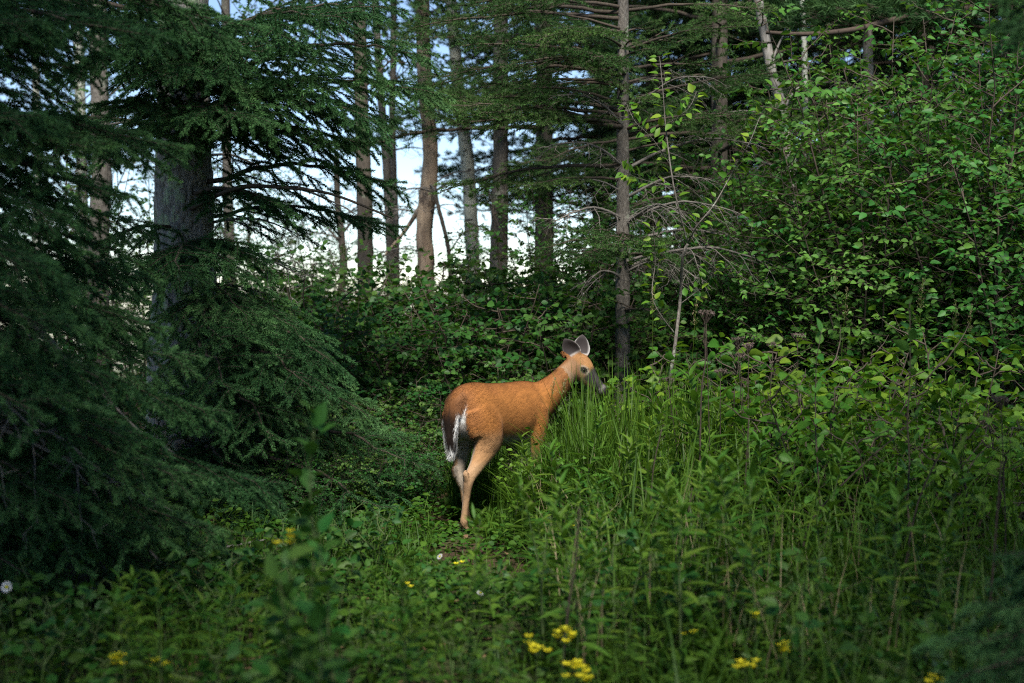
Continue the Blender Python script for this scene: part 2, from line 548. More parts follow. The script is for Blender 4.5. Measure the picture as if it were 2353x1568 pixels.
    hs = [(-0.055, 0.0, 0.030, 0.03), (-0.03, 0.005, 0.060, 0.052), (0.02, 0.012, 0.076, 0.064), (0.07, 0.010, 0.078, 0.066), (0.115, 0.0, 0.070, 0.056), (0.155, -0.008, 0.058, 0.044),
          (0.20, -0.012, 0.046, 0.035), (0.245, -0.014, 0.040, 0.031), (0.28, -0.016, 0.037, 0.031), (0.302, -0.018, 0.028, 0.025), (0.312, -0.02, 0.012, 0.012)]
    h = resample(hs, 36)
    ring_loft(mb, H0 + h[:, :1] * hd + h[:, 1:2] * hu, h[:, 3:4] * hl, h[:, 2:3] * hu, 22)
    for sg in (-1, 1):                                # brow ridges over the eyes
        c = H0 + 0.088 * hd + 0.046 * hu + sg * 0.046 * hl
        ring_loft(mb, [c - 0.034 * hd, c - 0.02 * hd, c, c + 0.02 * hd, c + 0.034 * hd], [hl * q for q in (0.004, 0.015, 0.02, 0.015, 0.004)],
                  [hu * q for q in (0.004, 0.013, 0.017, 0.013, 0.004)], 12)
    # ears: cupped shells
    ears = []
    for sg, ax, op in ((-1, (-0.52, -0.10, 0.85), (-0.15, -0.98, -0.10)), (1, (0.10, 0.28, 0.95), (0.25, -0.95, 0.15))):
        e = unit(w2l @ unit(np.array(ax)))
        o = w2l @ unit(np.array(op))
        o = unit(o - e * (o @ e))
        s_ = np.cross(e, o)
        base = H0 + 0.005 * hd + 0.045 * hu + sg * 0.042 * hl
        nu, nv = 16, 13
        u = np.linspace(0, 1, nu)
        wd = 0.060 * np.sin(math.pi * np.clip(u * 0.86 + 0.14, 0, 1) ** 0.9) ** 0.75 + 0.003
        vv = np.linspace(-1, 1, nv)
        mid = base + u[:, None, None] * 0.160 * e + (vv[None, :, None] * wd[:, None, None]) * s_ - (0.030 * (1 - vv ** 2)[None, :, None] * np.sin(math.pi * np.clip(u + 0.15, 0, 1))[:, None, None]) * o
        th = 0.0065
        top, bot = mid + o * th, mid - o * th
        v = np.concatenate([top.reshape(-1, 3), bot.reshape(-1, 3)])
        N = nu * nv
        f = []
        for i in range(nu - 1):
            for j in range(nv - 1):
                a = i * nv + j
                f += [(a, a + 1, a + nv + 1), (a, a + nv + 1, a + nv), (N + a, N + a + nv + 1, N + a + 1), (N + a, N + a + nv, N + a + nv + 1)]
        edge = [j for j in range(nv)] + [i * nv + nv - 1 for i in range(1, nu)] + [(nu - 1) * nv + j for j in range(nv - 2, -1, -1)] + [i * nv for i in range(nu - 2, 0, -1)]
        for a, c in zip(edge, edge[1:] + edge[:1]):
            f += [(a, N + a, N + c), (a, N + c, c)]
        f = np.array(f)
        vol = np.einsum('ij,ij->i', v[f[:, 0]] - base, np.cross(v[f[:, 1]] - base, v[f[:, 2]] - base)).sum()
        mb.raw(v, f if vol > 0 else f[:, ::-1])
        ears.append((base, e, o, s_))
    # one continuous skin
    tmp = link('deer_source', mb.mesh('deer_source', None))
    r = tmp.modifiers.new('r', 'REMESH')
    r.mode = 'VOXEL'
    r.voxel_size = 0.0058
    s = tmp.modifiers.new('s', 'SMOOTH')
    s.factor = 0.5
    s.iterations = 14
    dg = bpy.context.evaluated_depsgraph_get()
    me = bpy.data.meshes.new_from_object(tmp.evaluated_get(dg))
    bpy.data.objects.remove(tmp)
    me.name = 'body'
    n = len(me.vertices)
    co = np.zeros(n * 3)
    me.vertices.foreach_get('co', co)
    co = co.reshape(-1, 3)
    # let the muscles run into each other where trunk, neck and limbs join
    ed = np.zeros(len(me.edges) * 2, np.int32)
    me.edges.foreach_get('vertices', ed)
    ed = ed.reshape(-1, 2)
    i2, j2 = np.concatenate([ed[:, 0], ed[:, 1]]), np.concatenate([ed[:, 1], ed[:, 0]])
    deg = np.maximum(np.bincount(i2, minlength=n), 1)
    mk = np.clip((co[:, 2] - 0.50) / 0.08, 0, 1) * np.clip((0.585 - co[:, 0]) / 0.05, 0, 1) * np.clip((co[:, 0] + 0.47) / 0.03, 0, 1)
    for _ in range(26):
        av = np.stack([np.bincount(i2, co[j2, q], minlength=n) for q in range(3)], -1) / deg[:, None]
        co = co + (av - co) * (0.6 * mk)[:, None]
    me.vertices.foreach_set('co', co.ravel())
    me.update()
    no = np.zeros(n * 3)
    me.vertices.foreach_get('normal', no)
    no = no.reshape(-1, 3)
    rs = np.random.RandomState(4)
    ss = lambda a, b, x: (lambda t: t * t * (3 - 2 * t))(np.clip((x - a) / (b - a), 0, 1))
    lowf = vnoise(co[:, 0] * 9 + 50, co[:, 2] * 9 + co[:, 1] * 7 + 50, 3) - 0.5
    x, y, z = co.T
    col = np.zeros((n, 3))
    col[:] = (0.35, 0.140, 0.036)

    def put(mask, c):
        col[:] = col * (1 - mask[:, None]) + np.array(c) * mask[:, None]
    put(0.75 * ss(0.80, 0.90, z + lowf * 0.05) * ss(0.75, 0.5, x), (0.235, 0.088, 0.026))          # darker back
    put(0.55 * ss(0.62, 0.50, z + lowf * 0.05), (0.40, 0.21, 0.085))                            # paler flank edge
    leg = ss(0.47, 0.40, z)
    put(0.85 * leg, (0.40, 0.26, 0.155))
    put(0.5 * ss(0.66, 0.56, z) * ss(-0.18, -0.28, x), (0.42, 0.26, 0.14))
    put(0.6 * ss(-0.38, -0.47, x) * ss(0.6, 0.7, z), (0.25, 0.10, 0.035))                       # browner rump
    inner = ss(0.15, 0.6, -no[:, 1] * np.sign(y)) * ss(0.60, 0.52, z) * ss(0.10, 0.2, z)
    put(0.75 * inner, (0.42, 0.38, 0.33))
    belly = ss(-0.35, -0.75, no[:, 2]) * ss(0.60, 0.54, z) * ss(0.40, 0.44, z)
    put(0.9 * belly, (0.50, 0.475, 0.43))
    put(0.6 * ss(-0.40, -0.46, x) * ss(0.40, 0.33, z) * ss(0.18, 0.28, z) * ss(0.3, 0.8, -no[:, 0]), (0.16, 0.10, 0.06))
    # pale hair on the buttocks beside the tail
    rear = ss(-0.40, -0.47, x) * ss(0.085, 0.055, np.abs(y)) * ss(0.82, 0.76, z) * ss(0.44, 0.52, z)
    put(0.9 * rear, (0.36, 0.345, 0.325))
    put(rear * ss(0.69, 0.73, z) * ss(0.805, 0.785, z) * ss(0.036, 0.05, np.abs(y)), (0.80, 0.80, 0.79))
    # tail: brown above, dark below, white edge and tip
    tw = np.interp(z, [0.48, 0.53, 0.60, 0.69, 0.765, 0.83], [0.012, 0.025, 0.034, 0.044, 0.048, 0.046])
    tx = np.interp(z, [0.52, 0.55, 0.61, 0.69, 0.765, 0.83, 0.875], [-0.526, -0.530, -0.540, -0.542, -0.528, -0.488, -0.43])
    tailm = (np.abs(x - tx) < 0.040) & (np.abs(y - 0.008) < tw + 0.012) & (z < 0.865) & (z > 0.46) & (x < -0.470) & (x < tx + 0.022)
    tm = tailm.astype(float)
    put(tm, (0.19, 0.08, 0.03))
    put(tm * ss(0.80, 0.70, z + lowf * 0.06), (0.018, 0.011, 0.008))
    put(tm * ss(0.70, 0.92, np.abs(y - 0.008) / tw) * ss(0.78, 0.72, z), (0.80, 0.80, 0.79))
    put(tm * ss(0.3, 0.7, no[:, 0]) * ss(0.74, 0.68, z), (0.80, 0.80, 0.79))
    put(tm * ss(0.555, 0.515, z), (0.80, 0.80, 0.79))
    # hooves
    put(ss(0.045, 0.035, z), (0.035, 0.03, 0.028))
    # neck and head
    q = co - H0
    hsd, hla, hup = q @ hd, q @ hl, q @ hu
    onneck = ss(0.40, 0.50, x) * ss(0.78, 0.84, z)
    put(0.55 * onneck, (0.22, 0.10, 0.038))  # shadow on the neck, painted into the coat colour
    rad = np.sqrt(hla ** 2 + hup ** 2)
    head = (hsd > -0.06) & (rad < 0.115) & (x > 0.5) & (z > 0.70) & ((hsd > 0.12) | (z > 0.80))
    hm = head.astype(float) * ss(-0.05, 0.0, hsd)
    put(hm * 0.8, (0.30, 0.18, 0.10))
    put(hm * ss(0.02, 0.05, hup), (0.33, 0.165, 0.065))
    put(hm * 0.6 * ss(-0.025, -0.05, hup), (0.30, 0.21, 0.14))
    put(hm * ss(0.112, 0.142, hsd) * ss(-0.045, -0.02, hup), (0.032, 0.028, 0.029))
    put(hm * ss(0.19, 0.215, hsd), (0.028, 0.025, 0.026))
    put(hm * ss(0.15, 0.2, hsd) * ss(-0.038, -0.05, hup), (0.22, 0.20, 0.18))
    put(hm * ss(0.245, 0.255, hsd) * ss(0.28, 0.27, hsd) * 0.35, (0.30, 0.28, 0.27))
    put(hm * ss(0.284, 0.292, hsd), (0.012, 0.011, 0.011))
    eyes = []
    for sg in (-1, 1):
        ec = np.array([0.098, sg * 0.052, 0.022])
        dd = np.sqrt(((hsd - ec[0]) / 1.35) ** 2 + (hla - ec[1]) ** 2 + (hup - ec[2]) ** 2)
        put(hm * 0.6 * ss(0.034, 0.024, dd) * ss(-0.012, 0.012, hup - ec[2] + 0.35 * (hsd - ec[0])), (0.46, 0.41, 0.34))
        put(hm * 0.5 * ss(0.034, 0.024, dd) * ss(0.012, -0.012, hup - ec[2]), (0.16, 0.13, 0.11))
        put(hm * ss(0.024, 0.017, dd), (0.04, 0.03, 0.026))
        eyes.append(H0 + ec[0] * hd + ec[1] * hl + ec[2] * hu)
    onear = np.zeros(n)
    for base, e, o, s_ in ears:
        p = co - base
        eu, es, eo = p @ e / 0.16, p @ s_, p @ o
        on = ((eu > 0.10) & (eu < 1.08) & (np.abs(es) < 0.07) & (np.abs(eo) < 0.055) & (hup > 0.03)).astype(float) * ss(0.10, 0.25, eu)
        onear = np.maximum(onear, on)
        put(on, (0.20, 0.15, 0.115))
        ins = on * ss(0.0, 0.5, no @ o)
        wd = 0.060 * np.sin(math.pi * np.clip(eu * 0.86 + 0.14, 0, 1) ** 0.9) ** 0.75 + 0.003
        put(ins, (0.050, 0.042, 0.042))
        put(ins * 0.8 * ss(0.60, 0.92, np.abs(es) / wd + lowf * 0.4) * ss(1.0, 0.8, eu), (0.55, 0.53, 0.51))
        put(on * ss(0.25, 0.12, eu) * ss(-0.2, 0.3, no @ o), (0.7, 0.69, 0.67))
    col *= (1 + lowf[:, None] * 0.22)
    col = np.clip(col, 0.005, 0.85)
    ca = me.color_attributes.new('coat', 'FLOAT_COLOR', 'POINT')
    ca.data.foreach_set('color', np.concatenate([col, np.ones((n, 1))], 1).ravel().astype(np.float32))
    me.materials.clear()
    M['fur'] = fur_mat()
    me.materials.append(M['fur'])
    me.polygons.foreach_set('use_smooth', np.ones(len(me.polygons), bool))
    root = empty('deer', O, math.pi / 2 - DEER_HEADING)
    tag(root, 'russet brown doe standing in tall grass, head turned to the right, white-edged tail down', 'deer')
    link('body', me, root)
    # eyes
    m, nt, p = new_mat('deer_eye')
    p.inputs['Base Color'].default_value = (0.008, 0.006, 0.005, 1)
    p.inputs['Roughness'].default_value = 0.12
    p.inputs['Specular IOR Level'].default_value = 0.35
    th = np.linspace(0, math.pi, 9)
    for c in eyes:
        eb = MB()
        ring_loft(eb, [c + hd * 0.014 * math.cos(t) for t in th], [hl * max(0.012 * math.sin(t), 1e-4) for t in th], [hu * max(0.010 * math.sin(t), 1e-4) for t in th], 14)
        eb.build('eye', m, root)
    # short coat: one thin blade per hair, laid back along the body
    me.calc_loop_triangles()
    nt_ = len(me.loop_triangles)
    tri = np.zeros(nt_ * 3, np.int32)
    me.loop_triangles.foreach_get('vertices', tri)
    tri = tri.reshape(-1, 3)
    ar = np.linalg.norm(np.cross(co[tri[:, 1]] - co[tri[:, 0]], co[tri[:, 2]] - co[tri[:, 0]]), axis=1)
    wgt = ar * (1 + 2.5 * rear[tri[:, 0]] + 2.5 * tm[tri[:, 0]] + 1.5 * belly[tri[:, 0]])
    NH = 90000
    k = rs.choice(nt_, NH, p=wgt / wgt.sum())
    bc = rs.dirichlet((1, 1, 1), NH)
    pos = np.einsum('ni,nij->nj', bc, co[tri[k]])
    nn = unit(no[tri[k, 0]])
    cc = col[tri[k, 0]] * (0.95 + 0.1 * rs.rand(NH, 1)) * (0.78 + 0.42 * vnoise(pos[:, 0] * 22 + pos[:, 2] * 14 + 60, pos[:, 2] * 85 - pos[:, 0] * 40 + pos[:, 1] * 60 + 90, 12)[:, None])
    flow = np.tile(np.array([-0.9, 0, -0.45]), (NH, 1))
    isleg = (pos[:, 2] < 0.5)
    flow[isleg] = (-0.2, 0, -1.0)
    onh = head[tri[k, 0]]
    flow[onh] = -hd * 0.9
    flow[tailm[tri[k, 0]]] = (-0.05, 0, -1.0)
    flow[rear[tri[k, 0]] > 0.4] = (-0.25, 0, -1.0)
    flow += rs.randn(NH, 3) * 0.13
    flow -= nn * np.einsum('ij,ij->i', flow, nn)[:, None]
    dirv = unit(unit(flow) + nn * 0.05)
    ln = np.full(NH, 0.025)
    ln[isleg] = 0.012
    ln[onh] = 0.009
    ln += 0.022 * rear[tri[k, 0]] + 0.014 * belly[tri[k, 0]]
    tmh = tailm[tri[k, 0]]
    ln[tmh] = 0.040
    dirv[tmh] = unit(dirv[tmh] + np.stack([np.zeros(tmh.sum()), np.sign(pos[tmh, 1] - 0.008) * 0.3, np.zeros(tmh.sum())], -1))
    ln *= 0.6 + 0.8 * rs.rand(NH)
    keep = (pos[:, 2] > 0.05) & ~(onear[tri[k, 0]] > 0.3)
    pos, nn, cc, dirv, ln = pos[keep], nn[keep], cc[keep], dirv[keep], ln[keep]
    sidev = unit(np.cross(dirv, nn))
    wv = sidev * 0.0024
    v = np.stack([pos - wv + nn * 0.0004, pos + wv + nn * 0.0004, pos + dirv * ln[:, None]], 1).reshape(-1, 3)
    hb = MB()
    hb.raw(v, np.arange(len(v)).reshape(-1, 3))
    hm_ = hb.mesh('fur', M['fur'])
    ca = hm_.color_attributes.new('coat', 'FLOAT_COLOR', 'POINT')
    ca.data.foreach_set('color', np.concatenate([np.repeat(np.clip(cc, 0, 0.9), 3, 0), np.ones((len(v), 1))], 1).ravel().astype(np.float32))
    link('fur', hm_, root)['kind'] = 'stuff'


# ------------------------------------------------------------------ conifers
def needle_mesh(name, mat, P0, P1, T0, T1, nlen, dens, width, lift, fwd, rs, droop=0.0):
    P0, P1 = np.asarray(P0), np.asarray(P1)
    L = np.linalg.norm(P1 - P0, axis=1)
    cnt = np.maximum((L * dens).astype(int), 3)
    idx = np.repeat(np.arange(len(L)), cnt)
    t = rs.rand(len(idx))
    pos = P0[idx] + (P1 - P0)[idx] * t[:, None]
    ax = unit(P1 - P0)[idx]
    rad = rs.randn(len(idx), 3)
    rad[:, 2] = np.abs(rad[:, 2]) * lift + rad[:, 2] * (1 - lift)
    rad = unit(rad - ax * np.einsum('ij,ij->i', rad, ax)[:, None])
    d = unit(ax * fwd + rad + np.array([0, 0, -droop]))
    ln = nlen * (0.7 + 0.5 * rs.rand(len(idx))) * (1 - 0.45 * np.clip((t - 0.75) / 0.25, 0, 1))
    w = unit(np.cross(d, rs.randn(len(idx), 3))) * width * 0.5
    v = np.stack([pos - w, pos + w, pos + d * ln[:, None]], 1).reshape(-1, 3)
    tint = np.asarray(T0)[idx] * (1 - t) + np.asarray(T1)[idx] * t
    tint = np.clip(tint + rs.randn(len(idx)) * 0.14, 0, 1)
    mb = MB()
    mb.raw(v, np.arange(len(v)).reshape(-1, 3), np.repeat(tint, 3))
    return mb.mesh(name, mat, False)


def bough(seed, L, kind):
    """a conifer bough along +X from (0,0,0) to (L,0,0): wood mesh and needle mesh"""
    rs = np.random.RandomState(seed)
    K = dict(spruce=dict(bare=0.16, sp=0.092, ang=48, sub=0.080, ll=0.44, arch=0.07, n=(0.026, 1350, 0.0040, 0.20, 0.85), mat='spruce'),
             fir=dict(bare=0.30, sp=0.080, ang=48, sub=0.058, ll=0.40, arch=0.05, n=(0.024, 640, 0.0036, 0.3, 0.7), mat='fir'),
             dead=dict(bare=0.12, sp=0.09, ang=55, sub=0.075, ll=0.42, arch=0.13, n=None, mat=None),
             pine=dict(bare=0.22, sp=0.085, ang=46, sub=0.075, ll=0.42, arch=0.05, n=(0.070, 520, 0.0065, 0.3, 0.8), mat='pine'))[kind]
    wood = MB()
    nm = max(10, int(L / 0.1))
    t = np.linspace(0, 1, nm)
    wob = np.cumsum(rs.randn(nm, 2) * 0.010, 0)
    wob -= t[:, None] * wob[-1:]
    main = np.stack([t * L, wob[:, 0] * L, np.sin(math.pi * t) * K['arch'] * L + wob[:, 1] * 0.5 * L], -1)
    r0 = 0.0055 + 0.0068 * L
    wood.tube(main, r0 * (1 - t) ** 0.8 + 0.002, 6)
    P0, P1, T0, T1 = [], [], [], []

    def shoot(a, b, ta, tb):
        P0.append(a), P1.append(b), T0.append(ta), T1.append(tb)
    for i in range(nm - 1):
        if t[i] > (0.25 if kind == 'spruce' else 0.5):
            shoot(main[i], main[i + 1], 0.25, 0.35 if i < nm - 3 else 0.8)
    x, sd_ = K['bare'] * L, 1
    while x < L * 0.985:
        u = x / L
        b0 = np.array([np.interp(u, t, main[:, k]) for k in range(3)])
        ln = (L * K['ll'] * (1 - u) ** 0.75 * (0.25 + 0.75 * min(1, u / 0.35)) + 0.09) * (0.65 + 0.6 * rs.rand())
        an = math.radians(K['ang'] + rs.randn() * 9)
        dz = rs.randn() * 0.16 - (0.10 if kind != 'pine' else -0.08)
        d = unit(np.array([math.cos(an), sd_ * math.sin(an), dz]))
        m = max(4, int(ln / 0.06))
        s = np.linspace(0, 1, m)
        bend = -0.45 * ln if kind == 'dead' else -0.26 * ln if kind == 'spruce' else (0.10 * ln if kind == 'pine' else -0.05 * ln)
        pts = b0 + s[:, None] * ln * d + np.stack([0.10 * ln * s ** 2, -sd_ * 0.10 * ln * s ** 2, bend * s ** 2], -1) + np.cumsum(rs.randn(m, 3) * 0.004, 0) * (s[:, None] > 0)
        wood.tube(pts, (0.0016 + 0.0035 * ln) * (1 - s) + 0.0011, 4, cap=False)
        young = rs.rand() < 0.9
        for i in range(m - 1):
            if kind != 'pine' and s[i] > (-1 if kind == 'spruce' else 0.12):
                shoot(pts[i], pts[i + 1], 0.2 + 0.3 * s[i], 0.3 + 0.3 * s[i] + (0.35 if i == m - 2 else 0))
        if kind == 'pine':
            e = unit(pts[-1] - pts[-2])
            shoot(pts[-1], pts[-1] + e * 0.09, 0.35, 0.75)
        y, s2 = 0.15 * ln, 1
        while y < ln * 0.97:
            q = y / ln
            c0 = np.array([np.interp(q, s, pts[:, k]) for k in range(3)])
            l2 = ((0.10 if kind == 'spruce' else 0.075) + 0.32 * ln * (1 - q) * (0.5 + 0.5 * min(1, q / 0.3))) * (0.7 + 0.6 * rs.rand())
            ax = unit(pts[min(m - 1, int(q * (m - 1)) + 1)] - pts[int(q * (m - 1))])
            sv = unit(np.cross([0, 0, 1.0], ax))
            e = unit(ax * 0.75 + s2 * sv * 0.72 + np.array([0, 0, rs.randn() * 0.22 - (0.10 if kind == 'spruce' else 0.0)]))
            c1 = c0 + e * l2
            c1[2] -= 0.12 * l2 if kind != 'pine' else -0.1 * l2
            wood.tube([c0, (c0 + c1) / 2 + rs.randn(3) * 0.003, c1], [0.0020, 0.0016, 0.0009], 3, cap=False)
            if kind == 'dead':
                for _ in range(2):
                    g = c0 + (c1 - c0) * rs.uniform(0.3, 1)
                    wood.tube([g, g + unit(e + rs.randn(3) * 0.6) * rs.uniform(0.03, 0.1)], [0.0013, 0.0007], 3, cap=False)
            if kind == 'pine':
                shoot(c1 - e * 0.05, c1 + e * 0.03, 0.25, 0.7)
            else:
                tip = 0.55 + 0.4 * rs.rand() if young else 0.4
                shoot(c0 + (c1 - c0) * 0.08, c1, 0.3, tip)
            y += K['sub'] * (0.7 + 0.6 * rs.rand())
            s2 = -s2
        x += K['sp'] * (0.6 + 0.8 * rs.rand()) * (1.15 - 0.3 * u)
        sd_ = -sd_
    wm = wood.mesh('bough', 'dead_twig' if kind == 'dead' else 'twig')
    nmesh = None
    if K['n']:
        nl, dn, w, lift, fwd = K['n']
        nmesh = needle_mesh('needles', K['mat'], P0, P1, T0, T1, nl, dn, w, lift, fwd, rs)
    return dict(L=L, wood=wm, needles=nmesh)


BOUGHS = {}


def pick_bough(kind, L, rnd):
    lens = dict(spruce=(0.7, 1.1, 1.6, 2.3), fir=(0.7, 1.2, 1.9), dead=(0.6, 1.1), pine=(1.2, 2.0))[kind]
    l = min(lens, key=lambda q: abs(math.log(q / L)))
    key = (kind, l, rnd.randrange(2))
    if key not in BOUGHS:
        BOUGHS[key] = bough(hash((len(kind), int(l * 10), key[2])) % 9999, l, kind)
    return BOUGHS[key]


def add_bough(tree, base, tip, kind, rnd, roll=None):
    base, tip = Vector(base), Vector(tip)
    d = tip - base
    L = d.length
    b = pick_bough(kind, L, rnd)
    X = d.normalized()
    Y = Vector((0, 0, 1)).cross(X)
    Y = Y.normalized() if Y.length > 1e-3 else Vector((0, 1, 0))
    Z = X.cross(Y)
    s = L / b['L']
    g = min(1.25, max(0.8, s))
    R = Matrix((X * s, Y * g, Z * g)).transposed().to_4x4()
    R = R @ Matrix.Rotation(rnd.uniform(-0.35, 0.35) if roll is None else roll, 4, 'X')
    o = link('dead_branch' if kind == 'dead' else 'bough', b['wood'], tree, Matrix.Translation(base - tree.location) @ R)
    if b['needles']:
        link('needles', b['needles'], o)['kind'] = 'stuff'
    return o


def trunk_of(tree, name, pts, rad, mat, **kw):
    """pts in world space; the mesh is stored relative to the tree's base"""
    P = np.array([tuple(Vector(p) - tree.location) for p in pts])
    o = link('trunk', trunk_mesh('trunk', P, rad, mat, **kw), tree)
    return lambda z: Vector([float(np.interp(z - tree.location.z, P[:, 2], P[:, k])) for k in range(3)]) + tree.location


def conifer(label, x, y, r, H, kind, mat, zs, blen, seed, name='spruce_tree', tips=(), lean=(0, 0), dead=(), plates=None, rough=0.06, sides=16, rows=80, group=None, per=4.0, pitch=(-0.25, 0.1), keep=None, cat='tree'):
    rnd = random.Random(seed)
    z0 = gz(x, y) - 0.05
    tree = empty(name, (x, y, z0))
    tag(tree, label, cat, group)
    n = 6
    pts = [(x + lean[0] * k / n, y + lean[1] * k / n, z0 + H * k / n) for k in range(n + 1)]
    rad = [r * (1.25 if k == 0 else 1.0) * (1 - 0.85 * k / n) + 0.01 for k in range(n + 1)]
    axis = trunk_of(tree, name, pts, rad, mat, sides=sides, rows=rows, rough=rough, seed=seed, plates=plates)
    z, az = zs[0], rnd.random() * 6.28
    while z < min(zs[1], H * 0.97):
        L = blen(z) * rnd.uniform(0.75, 1.15)
        b = axis(z + z0)
        tip = b + Vector((math.cos(az) * L, math.sin(az) * L, L * rnd.uniform(*pitch)))
        if L > 0.25 and (keep is None or keep(tip)):
            add_bough(tree, b, tip, kind, rnd)
        az += 2.4 + rnd.uniform(-0.4, 0.4)
        z += 1.0 / per * rnd.uniform(0.6, 1.4)
    for t in tips:
        tip = at(*t[:3])
        rise = t[3] if len(t) > 3 else 0.12
        L = math.hypot(tip.x - x, tip.y - y)
        b = axis(max(z0 + 0.15, tip.z + rise * L))
        add_bough(tree, b, tip, t[4] if len(t) > 4 else kind, rnd)
    for zb, az_, L, pit in dead:
        b = axis(zb)
        add_bough(tree, b, b + Vector((math.cos(az_) * L, math.sin(az_) * L, pit * L)), 'dead', rnd)
    return tree, axis


# ------------------------------------------------------------------ broadleaf plants
LEAF_MESH = {}


def leaf_mesh(tmpl, mat, name='leaf', k=0):
    key = (id(tmpl), mat, name, k)
    if key not in LEAF_MESH:
        mb = MB()
        v, f = tmpl
        mb.raw(v, f, [0.25, 0.5, 0.75, 0.95][k])
        LEAF_MESH[key] = mb.mesh(name, mat)
    return LEAF_MESH[key]


class Plant:
    """wood + leaves of one plant, in its own space; K leaves stay single objects"""
    def __init__(s, wood_mat, leaf_mat_, tmpl, seed):
        s.w, s.wm, s.lm, s.tm = MB(), wood_mat, leaf_mat_, tmpl
        s.rs = np.random.RandomState(seed)
        s.p, s.d, s.u, s.s, s.t = [], [], [], [], []
        s.done = None

    def leaf(s, p, d, up, size, tint):
        s.p.append(p), s.d.append(d), s.u.append(up), s.s.append(size), s.t.append(tint)

    def finish(s, single=24, thick=0.0):
        p, d, u = np.array(s.p), np.array(s.d), np.array(s.u)
        size, tint = np.array(s.s), np.clip(np.array(s.t), 0, 1)
        R = frames(d, u) * size[:, None, None]
        k = min(single, len(p))
        out = s.rs.permutation(len(p))[:k]
        msk = np.ones(len(p), bool)
        msk[out] = False
        mb = MB()
        mb.inst(s.tm[0], s.tm[1], R[msk], p[msk], tint[msk])
        fol = mb.mesh('foliage', s.lm) if msk.any() else None
        singles = []
        for i in out:
            m4 = Matrix(R[i].tolist()).to_4x4()
            m4.translation = Vector(p[i])
            singles.append((min(3, int(tint[i] * 4)), m4))
        s.done = (s.w.mesh('stems', s.wm), fol, singles)
        return s

    def place(s, name, loc, rz, scale, label, cat, group=None, stem='stems'):
        o = empty(name, loc, rz, scale)
        tag(o, label, cat, group)
        st, fol, singles = s.done
        link(stem, st, o)
        if fol:
            link('foliage', fol, o)['kind'] = 'stuff'
        for k, m4 in singles:
            link('leaf', leaf_mesh(s.tm, s.lm, 'leaf', k), o, m4)
        return o


def shrub(seed, H, spread, stems=5, crown=0.25, nbr=11, leafsize=0.055, wood='twig', lmat='leaf', tmpl=OVATE, thick=0.011, twig=0.16, gap=0.085, up=0.35, single=24, dens=0.55):
    P = Plant(wood, lmat, tmpl, seed)
    rs = P.rs
    for s_ in range(stems):
        a = 6.283 * (s_ + rs.rand() * 0.8) / stems
        lean = spread * (0.35 + 0.65 * rs.rand())
        hh = H * (0.7 + 0.35 * rs.rand())
        t = np.linspace(0, 1, 10)
        wob = np.cumsum(rs.randn(10, 3) * 0.018, 0) * hh * 0.5
        wob[0] = 0
        stp = np.stack([0.05 * math.cos(a) + math.cos(a) * lean * t ** 1.3, 0.05 * math.sin(a) + math.sin(a) * lean * t ** 1.3, hh * t - 0.04], -1) + wob * np.array([1, 1, 0.3])
        P.w.tube(stp, thick * (1 - t) * (0.7 + 0.5 * rs.rand()) + 0.0022, 5)
        az = rs.rand() * 6.28
        for b in range(nbr):
            u = crown + (1 - crown) * (b + rs.rand()) / nbr
            b0 = np.array([np.interp(u, t, stp[:, k]) for k in range(3)])
            az += 2.4 + rs.randn() * 0.3
            ln = (0.55 * (1 - u) + 0.22) * spread * (0.6 + 0.7 * rs.rand()) + 0.08
            el = up + rs.randn() * 0.2
            d = np.array([math.cos(az) * math.cos(el), math.sin(az) * math.cos(el), math.sin(el)])
            m = 6
            s = np.linspace(0, 1, m)
            bp = b0 + s[:, None] * ln * d + np.stack([0 * s, 0 * s, 0.12 * ln * s ** 2 - 0.10 * ln * s], -1) + np.cumsum(rs.randn(m, 3) * 0.012, 0) * (s[:, None] > 0)
            P.w.tube(bp, 0.0042 * (1 - s) + 0.0014, 4, cap=False)
            y = 0.10 * ln
            sg = 1
            while y < ln:
                q = y / ln
                c0 = np.array([np.interp(q, s, bp[:, k]) for k in range(3)])
                sv = unit(np.cross([0, 0, 1.0], d))
                e = unit(d * 0.6 + sg * sv * 0.8 + np.array([0, 0, 0.15]) + rs.randn(3) * 0.28)
                l2 = twig * (0.5 + 0.8 * rs.rand())
                c1 = c0 + e * l2
                P.w.tube([c0, c1], [0.0017, 0.0009], 3, cap=False)
                k, g = leafsize * 0.4, 1
                side = unit(np.cross(e, [0, 0, 1.0]))
                while k < l2:
                    p = c0 + e * k
                    ld = unit(e * 0.55 + g * side * 0.85 + np.array([0, 0, -0.12]) + rs.randn(3) * 0.25)
                    P.leaf(p, ld + np.array([0, 0, -0.25]), unit(np.array([0, 0, 0.85]) + 0.75 * d * np.array([1, 1, 0]) + rs.randn(3) * 0.38), leafsize * (0.5 + 0.8 * rs.rand()), 0.5 + 0.25 * rs.randn() + 0.15 * (k / l2))
                    k += leafsize * dens * (0.7 + 0.6 * rs.rand())
                    g = -g
                P.leaf(c1, unit(e + rs.randn(3) * 0.2 + np.array([0, 0, -0.2])), unit(np.array([0, 0, 0.85]) + 0.75 * d * np.array([1, 1, 0]) + rs.randn(3) * 0.35), leafsize * (0.7 + 0.5 * rs.rand()), 0.7 + 0.2 * rs.randn())
                y += gap * (0.7 + 0.6 * rs.rand())
                sg = -sg
    return P.finish(single)


